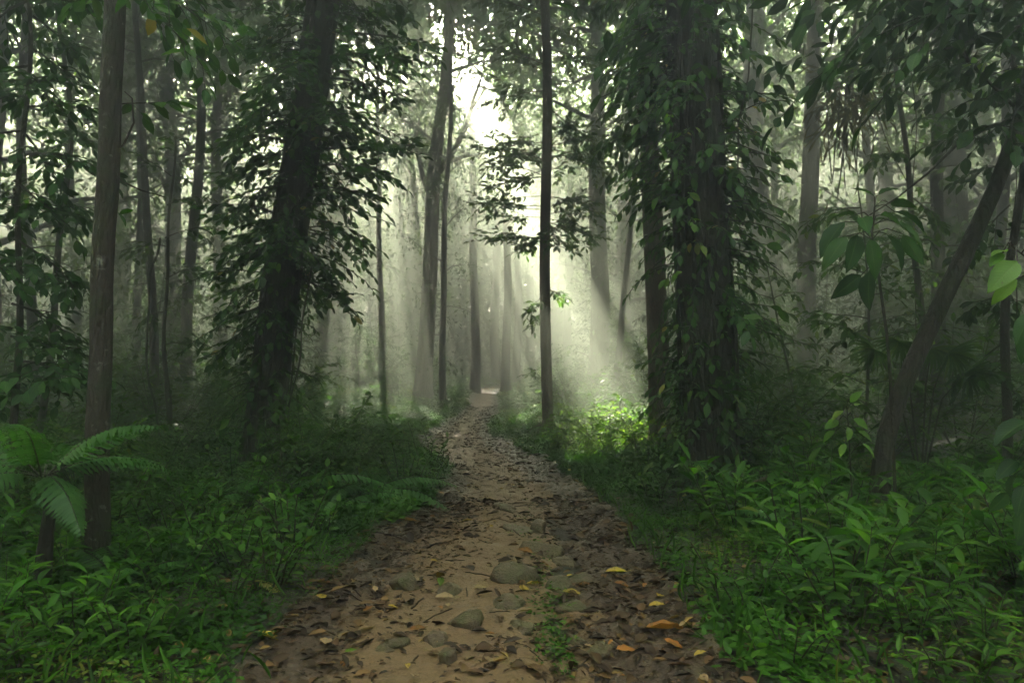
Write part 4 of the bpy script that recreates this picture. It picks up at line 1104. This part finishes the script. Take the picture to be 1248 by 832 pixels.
# ---- low ground cover: uncountable
def cover():
    gl = Geo(); gg = Geo()
    for (n, y0, y1, leaf, tpl) in [(80000, 2.6, 6.5, .038, MID), (130000, 6.0, 13, .05, MID), (150000, 12, 24, .075, LO), (60000, 22, 46, .13, LO)]:
        y = R.uniform(y0, y1, n); x = R.uniform(-1, 1, n) * (y * .8 + 1.0)
        nr = (R.random(n) < .65) & (y > 5); x = np.where(nr, path_c(y) + R.choice([-1, 1], n) * (path_w(y) + R.uniform(0, 1, n) ** 1.5 * 4.5), x)
        s = side_of(x, y) + .22 * fbm(x, y, 2.2, 21) + .12 * fbm(x, y, 6, 31)
        ok = (s > 0.02) & (R.random(n) < sstep(s, -.05, .2) * .75 + .25) & ((s < 4) | (R.random(n) < .6)) & ((fbm(x, y, 1.1, 91) > -.36) | (s < .4) | (R.random(n) < .25))
        x, y, s = x[ok], y[ok], s[ok]
        hm = (.03 + .12 * sstep(s, .1, 1.2) + .05 * sstep(s, 1, 3)) * (.6 + .9 * (fbm(x, y, 1.4, 41) + .5)) * np.where(leaf > .06, 1 + 2.2 * sstep(s, 1.0, 3.5), 1)
        z = gh(x, y) + hm * (1 - R.random(len(x)) ** 2.0)
        k = len(x); A = unit(np.stack([R.normal(0, 1, k), R.normal(0, 1, k), R.normal(.1, .35, k)], -1)); N = unit(UP + rvec(k, .4))
        L = leaf * R.uniform(.6, 1.5, k) * np.clip(1 + 2.2 * fbm(x, y, .8, 77), .55, 2.0)
        gl.leaves(np.stack([x, y, z], -1), A, N, L, L * R.uniform(.38, .6, k), tpl, np.clip(R.random(k) * .6 + fbm(x, y, 1.3, 51) * 1.1 + .2, 0, 1))
    o = gl.build('ground_cover', M_herb, None); o['kind'] = 'stuff'
    n = 4200
    y = R.uniform(2.7, 12, n); x = R.uniform(-1, 1, n) * (y * .8 + .6); s = side_of(x, y) + .3 * fbm(x, y, 1.5, 61)
    ok = (s > .0) & (s < 1.6); x, y = x[ok], y[ok]; k = len(x)
    A = unit(np.stack([R.normal(0, .5, k), R.normal(0, .5, k), np.ones(k)], -1)); L = R.uniform(.08, .26, k)
    gg.leaves(np.stack([x, y, gh(x, y)], -1), A, rvec(k, 1), L, .006, LANCE)
    o = gg.build('grass', M_herb, None); o['kind'] = 'stuff'
cover()

# ---- stones, litter and fallen leaves on the trail
def rock_mesh(seed):
    g = Geo(); r_ = np.random.default_rng(seed)
    nu, nv = 28, 16
    th = np.linspace(0, 2 * np.pi, nu, endpoint=False); ph = np.linspace(.02, np.pi - .02, nv)
    T, Pp = np.meshgrid(th, ph)
    D = np.stack([np.sin(Pp) * np.cos(T), np.sin(Pp) * np.sin(T), np.cos(Pp)], -1)
    k = np.ones(D.shape[:2])
    for _ in range(9):                      # chop facets off a ball
        nrm = unit(r_.normal(0, 1, 3) + np.array([0, 0, .25])); lim = r_.uniform(.38, .82)
        dp = D @ nrm
        k = np.minimum(k, np.where(dp > .05, lim / np.maximum(dp, .05), 9))
    k = k * (1 + .05 * np.sin(D[..., 0] * 7 + seed) * np.cos(D[..., 1] * 6) + r_.normal(0, .012, k.shape))
    v = (D * k[..., None] * [1, .8, .55]).reshape(-1, 3)
    i = (np.arange(nv - 1) * nu)[:, None]; j = np.arange(nu)[None]; j2 = (j + 1) % nu
    g.add(v, np.stack([i + j, i + nu + j, i + nu + j2, i + j2], -1).reshape(-1, 4))
    o = g.build('rock', M_rock, None, True)
    return o
rp = [rock_mesh(s) for s in range(7)]
RK = [(652, 664, 56, 'flat mossy stone highest in the row along the middle of the trail'), (632, 700, 56, 'angular mossy stone in the row on the trail, above the tuft of herbs'), (626, 728, 50, 'low rounded stone beside the herb tuft on the trail'), (692, 682, 34, 'small stone right of the flat mossy stone'), (684, 712, 40, 'dark wet stone right of the herb tuft'), (497, 706, 46, 'low mossy stone half sunk in the left part of the trail'), (550, 714, 34, 'small mossy stone beside the half sunk one on the left of the trail'), (690, 735, 36, 'brown stone right below the dark wet stone'), (700, 775, 30, 'round pebble-like stone lowest in the row near the herb tuft'), (734, 788, 40, 'grey angular stone near the orange leaves at lower right'), (535, 776, 30, 'smooth dark stone in the mud at lower left of the trail'), (486, 775, 30, 'dull brown stone in the mud at lower left'), (548, 798, 36, 'flat slab-like stone in the mud at lower left'), (620, 614, 30, 'small stone farthest up the stony row on the trail'), (625, 638, 38, 'low brown stone second from the far end of the stony row'), (716, 702, 40, 'flat slate-like stone on the right part of the trail'), (560, 752, 44, 'barely showing flat stone in the sandy tread'), (674, 790, 34, 'dark stone sunk by the lower edge of the trail'), (470, 786, 22, 'pebble in the mud beside the tan fallen leaf'), (655, 640, 34, 'stone beside the small herb tuft halfway up the stony row'), (706, 660, 22, 'small round stone right of the stony row in the wet leaves'), (640, 760, 40, 'flat brown stone left of the lower herb tuft')]
for k, (px_, py_, w, lab) in enumerate(RK):
    o = rp[k] if k < len(rp) else rp[k % len(rp)].copy()
    if k >= len(rp): COL.objects.link(o)
    q = surf(px_, py_ + 6); s = w / 832 * q[1] / 2 * 1.38
    o.location = (q[0], q[1], q[2] - s * .10); o.rotation_euler = (R.normal(0, .15), R.normal(0, .15), R.uniform(0, 6.28)); o.scale = (s, s * R.uniform(.9, 1.2), s * R.uniform(.9, 1.3))
    tag(o, lab, 'rock', 'stones on the trail')

def tuft():
    g = Geo()
    for (a, b, n, w) in [(668, 740, 150, 22), (675, 785, 170, 18), (648, 640, 60, 24), (660, 700, 60, 14), (690, 800, 80, 16)]:
        for _ in range(n):
            q = surf(a + R.normal(0, w * .6), b + R.normal(0, 14)); L = R.uniform(.02, .045)
            g.leaves([q + UP * R.uniform(0, .05)], [unit(np.array([R.normal(), R.normal(), .3]))], [unit(UP + rvec(1, .4)[0])], [L], [L * .5], MID)
    o = g.build('ground_cover', M_herb, None); o['kind'] = 'stuff'
tuft()

def litter():
    g = Geo(); n = 17000
    y = np.concatenate([R.uniform(2.6, 8, n // 2), R.uniform(6, 24, n - n // 2)]); u = R.uniform(-1.03, 1.03, n)
    tread = np.exp(-((u + .15 + .5 * fbm(y * .9, 0 * y, 1, 13)) / (.34 + .25 * fbm(y, 0 * y + 9, 1.3, 17))) ** 2); ok = R.random(n) > tread * .93; u, y = u[ok], y[ok]
    x = path_c(y) + u * path_w(y); k = len(x)
    big = R.random(k) < .18
    A = unit(np.stack([R.normal(0, 1, k), R.normal(0, 1, k), R.normal(0, .12, k)], -1)); L = np.where(big, R.uniform(.05, .12, k), R.uniform(.012, .05, k))
    g.leaves(np.stack([x, y, path_z(x, y) + .006 + .008 * R.random(k)], -1), A, UP + rvec(k, .25), L, L * R.uniform(.25, .6, k), CURL)
    n = 9000                                  # brown leaves under the herbs
    y = R.uniform(2.5, 9.5, n); x = R.uniform(-1, 1, n) * (y * .8 + .8); ok = side_of(x, y) > -.05; x, y = x[ok], y[ok]; k = len(x)
    A = unit(np.stack([R.normal(0, 1, k), R.normal(0, 1, k), R.normal(0, .15, k)], -1)); L = R.uniform(.03, .12, k)
    g.leaves(np.stack([x, y, gh(x, y) + .012 * R.random(k)], -1), A, UP + rvec(k, .3), L, L * R.uniform(.25, .55, k), CURL)
    # broken twigs
    for _ in range(170):
        y_ = R.uniform(2.7, 13); x_ = path_c(y_) + R.uniform(-1.1, 1.1) * path_w(y_); a = R.uniform(0, 6.28); L = R.uniform(.05, .28)
        t = np.linspace(-.5, .5, 6); P = np.stack([x_ + math.cos(a) * L * t, y_ + math.sin(a) * L * t, np.zeros(6)], -1) ; P[:, :2] += R.normal(0, L * .02, (6, 2)); P[:, 2] = path_z(P[:, 0], P[:, 1]) + .006
        g.tube(P, R.uniform(.0015, .005), 5, rnd=R.uniform(0, .5))
    o = g.build('leaf_litter', M_litter, None); o['kind'] = 'stuff'
litter()

LM = {}
for key, m in (('yellow', M_yellow), ('orange', M_orange), ('tan', M_tan), ('brown', M_brown), ('green', M_leaf_bright)):
    for v in range(2):
        g = Geo(); tp = CURL if v else leaf_rows([0, .06, .2, .38, .56, .74, .89, 1], [0, .07, .36, .5, .48, .36, .15, 0], .35, -.25, .04)
        w = .42 if v else .62
        g.leaves([(0, -.5, 0)], [(0, 1, 0)], [(0, 0, 1)], [1], [w], tp, .5)
        g.tube(np.array([(0, -.5, 0), (.02, -.62, .02), (.06, -.72, .0)]), .012, 5)
        LM[key, v] = g.build('fallen_leaf', m, None)
used = set()
def leaf_on(px_, py_, col, v, wpx, ang, label=None, group=None, at_=None, size=None):
    q = surf(px_, py_) if at_ is None else np.array(at_)
    s = size or wpx / 832 * q[1]
    o = LM[col, v]
    if (col, v) in used: o = o.copy(); COL.objects.link(o)
    used.add((col, v))
    o.location = q + UP * (.012 + .05 * s); o.rotation_euler = (R.normal(0, .15), R.normal(0, .2), ang); o.scale = (s * (.6 if wpx > 40 else 1), s, s)
    tag(o, label, 'leaf', group)
HL = [(392, 731, 'yellow', 0, 17, 1.2, 'bright yellow fallen leaf lying alone on the mud left of the trail'), (397, 786, 'tan', 0, 24, .2, 'pinkish tan fallen leaf in the mud at lower left'), (327, 781, 'yellow', 1, 34, 1.7, 'long dull yellow fallen leaf at the lower left edge of the trail'), (393, 713, 'orange', 1, 22, 1.4, 'orange fallen leaf by the herbs at the left edge, beside the dry frond'), (427, 797, 'green', 0, 16, 2.0, 'lime green fallen leaf in the mud at lower left'), (508, 770, 'orange', 0, 20, 1.6, 'orange spotted fallen leaf beside the sandy tread at lower left'), (446, 770, 'tan', 1, 22, 2.3, 'pale tan fallen leaf with curled edges left of the sandy tread'), (585, 720, 'tan', 0, 20, 2.4, 'round tan fallen leaf on the bare sandy tread'), (537, 712, 'green', 1, 20, .1, 'narrow green fallen leaf standing by the half sunk stones'), (438, 656, 'orange', 1, 22, 2.2, 'orange fallen leaf under the herbs on the left bank of the trail'), (497, 637, 'orange', 1, 24, 1.6, 'orange fallen leaf flat on the mud farther up the left side'), (542, 731, 'tan', 1, 24, 1.5, 'ragged tan fallen leaf at the left edge of the sandy tread'), (457, 720, 'tan', 0, 11, .4, 'little cream fallen leaf right of the bright yellow one'), (751, 700, 'yellow', 1, 26, 1.65, 'narrow bright yellow fallen leaf on the right part of the trail'), (812, 772, 'orange', 1, 56, 1.9, 'longest orange fallen leaf, curled, at the right edge of the trail'), (838, 766, 'tan', 1, 30, 2.2, 'slim curled leaf tip beside the longest orange leaf'), (781, 783, 'brown', 0, 24, 2.5, 'reddish brown fallen leaf below the longest orange leaf'), (762, 797, 'orange', 0, 28, 2.0, 'broad orange fallen leaf by the grey angular stone'), (820, 790, 'orange', 0, 28, 1.2, 'orange fallen leaf with torn edge at lower right'), (714, 755, 'tan', 1, 18, .9, 'cream coloured narrow fallen leaf on the mud right of the stones'), (697, 726, 'yellow', 1, 24, 1.6, 'dull yellow fallen leaf beside the dark wet stone'), (758, 716, 'orange', 1, 20, 1.6, 'thin orange fallen leaf below the narrow bright yellow one'), (800, 741, 'yellow', 1, 22, 1.8, 'ochre fallen leaf at the foot of the right bank'), (804, 729, 'yellow', 0, 16, 2.6, 'yellow fallen leaf tucked against the herbs of the right bank'), (862, 678, 'orange', 0, 20, 1.4, 'orange fallen leaf caught on the herbs of the right bank'), (640, 675, 'orange', 1, 24, .9, 'orange curled fallen leaf against the flat mossy stone'), (664, 690, 'orange', 0, 14, 1.2, 'small orange fallen leaf between the stones of the row'), (650, 714, 'yellow', 1, 20, 2.2, 'ochre fallen leaf between the angular stone and the herb tuft'), (712, 715, 'orange', 1, 16, 1.2, 'small orange fallen leaf right of the dark wet stone'), (615, 739, 'tan', 1, 22, 1.5, 'pale dry fallen leaf left of the low rounded stone'), (640, 748, 'tan', 1, 24, 1.9, 'pinkish curled fallen leaf below the low rounded stone'), (725, 808, 'brown', 1, 34, .3, 'dark brown fallen leaf by the bottom edge of the trail'), (655, 822, 'brown', 0, 34, 1.2, 'wide brown fallen leaf at the bottom of the trail, left of the herb tuft'), (853, 800, 'yellow', 1, 18, 2.0, 'small ochre fallen leaf at the lower right bank'), (417, 812, 'orange', 0, 11, .6, 'little orange fallen leaf at the bottom left of the trail'), (497, 815, 'yellow', 1, 16, .2, 'greenish yellow fallen leaf upright at the bottom left of the sandy tread'), (570, 636, 'yellow', 1, 12, 1.6, 'little yellow fallen leaf on the tread far up the trail'), (488, 706, 'orange', 0, 9, 1, 'tiny orange fallen leaf just left of the half sunk mossy stone'), (525, 797, 'tan', 1, 18, 1.6, 'thin pale fallen leaf on the sandy tread at the bottom'), (305, 720, 'orange', 1, 28, .1, 'orange leaf hanging in the herbs beside the dry frond'), (217, 795, 'orange', 1, 26, .4, 'orange leaf caught in the herbs at the lower left'), (296, 660, 'yellow', 1, 20, .4, 'yellow leaf caught in the herbs left of the trail')]
for a in HL: leaf_on(*a[:6], label=a[6])
kinds = [('yellow', 0), ('yellow', 1), ('orange', 0), ('orange', 1), ('tan', 0), ('tan', 1), ('brown', 0), ('brown', 1), ('brown', 1), ('tan', 1)]
for k in range(170):
    y = 2.7 + 13 * R.random() ** 1.6; u = R.choice([-1, 1]) * R.uniform(.2, 1.15) if R.random() < .85 else R.uniform(-.5, .4)
    x = float(path_c(y) + u * path_w(y)); col, v = kinds[R.integers(len(kinds))]
    z = float(path_z(x, y)) if abs(u) < 1.05 else float(gh(x, y)) + .03
    leaf_on(0, 0, col, v, 0, R.uniform(0, 6.28), {'yellow': 'one of the small yellow fallen leaves strewn over the trail', 'orange': 'one of the small orange fallen leaves strewn over the trail', 'tan': 'one of the small tan fallen leaves strewn over the trail', 'brown': 'one of the small brown fallen leaves strewn over the trail'}[col], 'small %s leaves strewn over the trail' % col, (x, y, z), R.uniform(.03, .085))
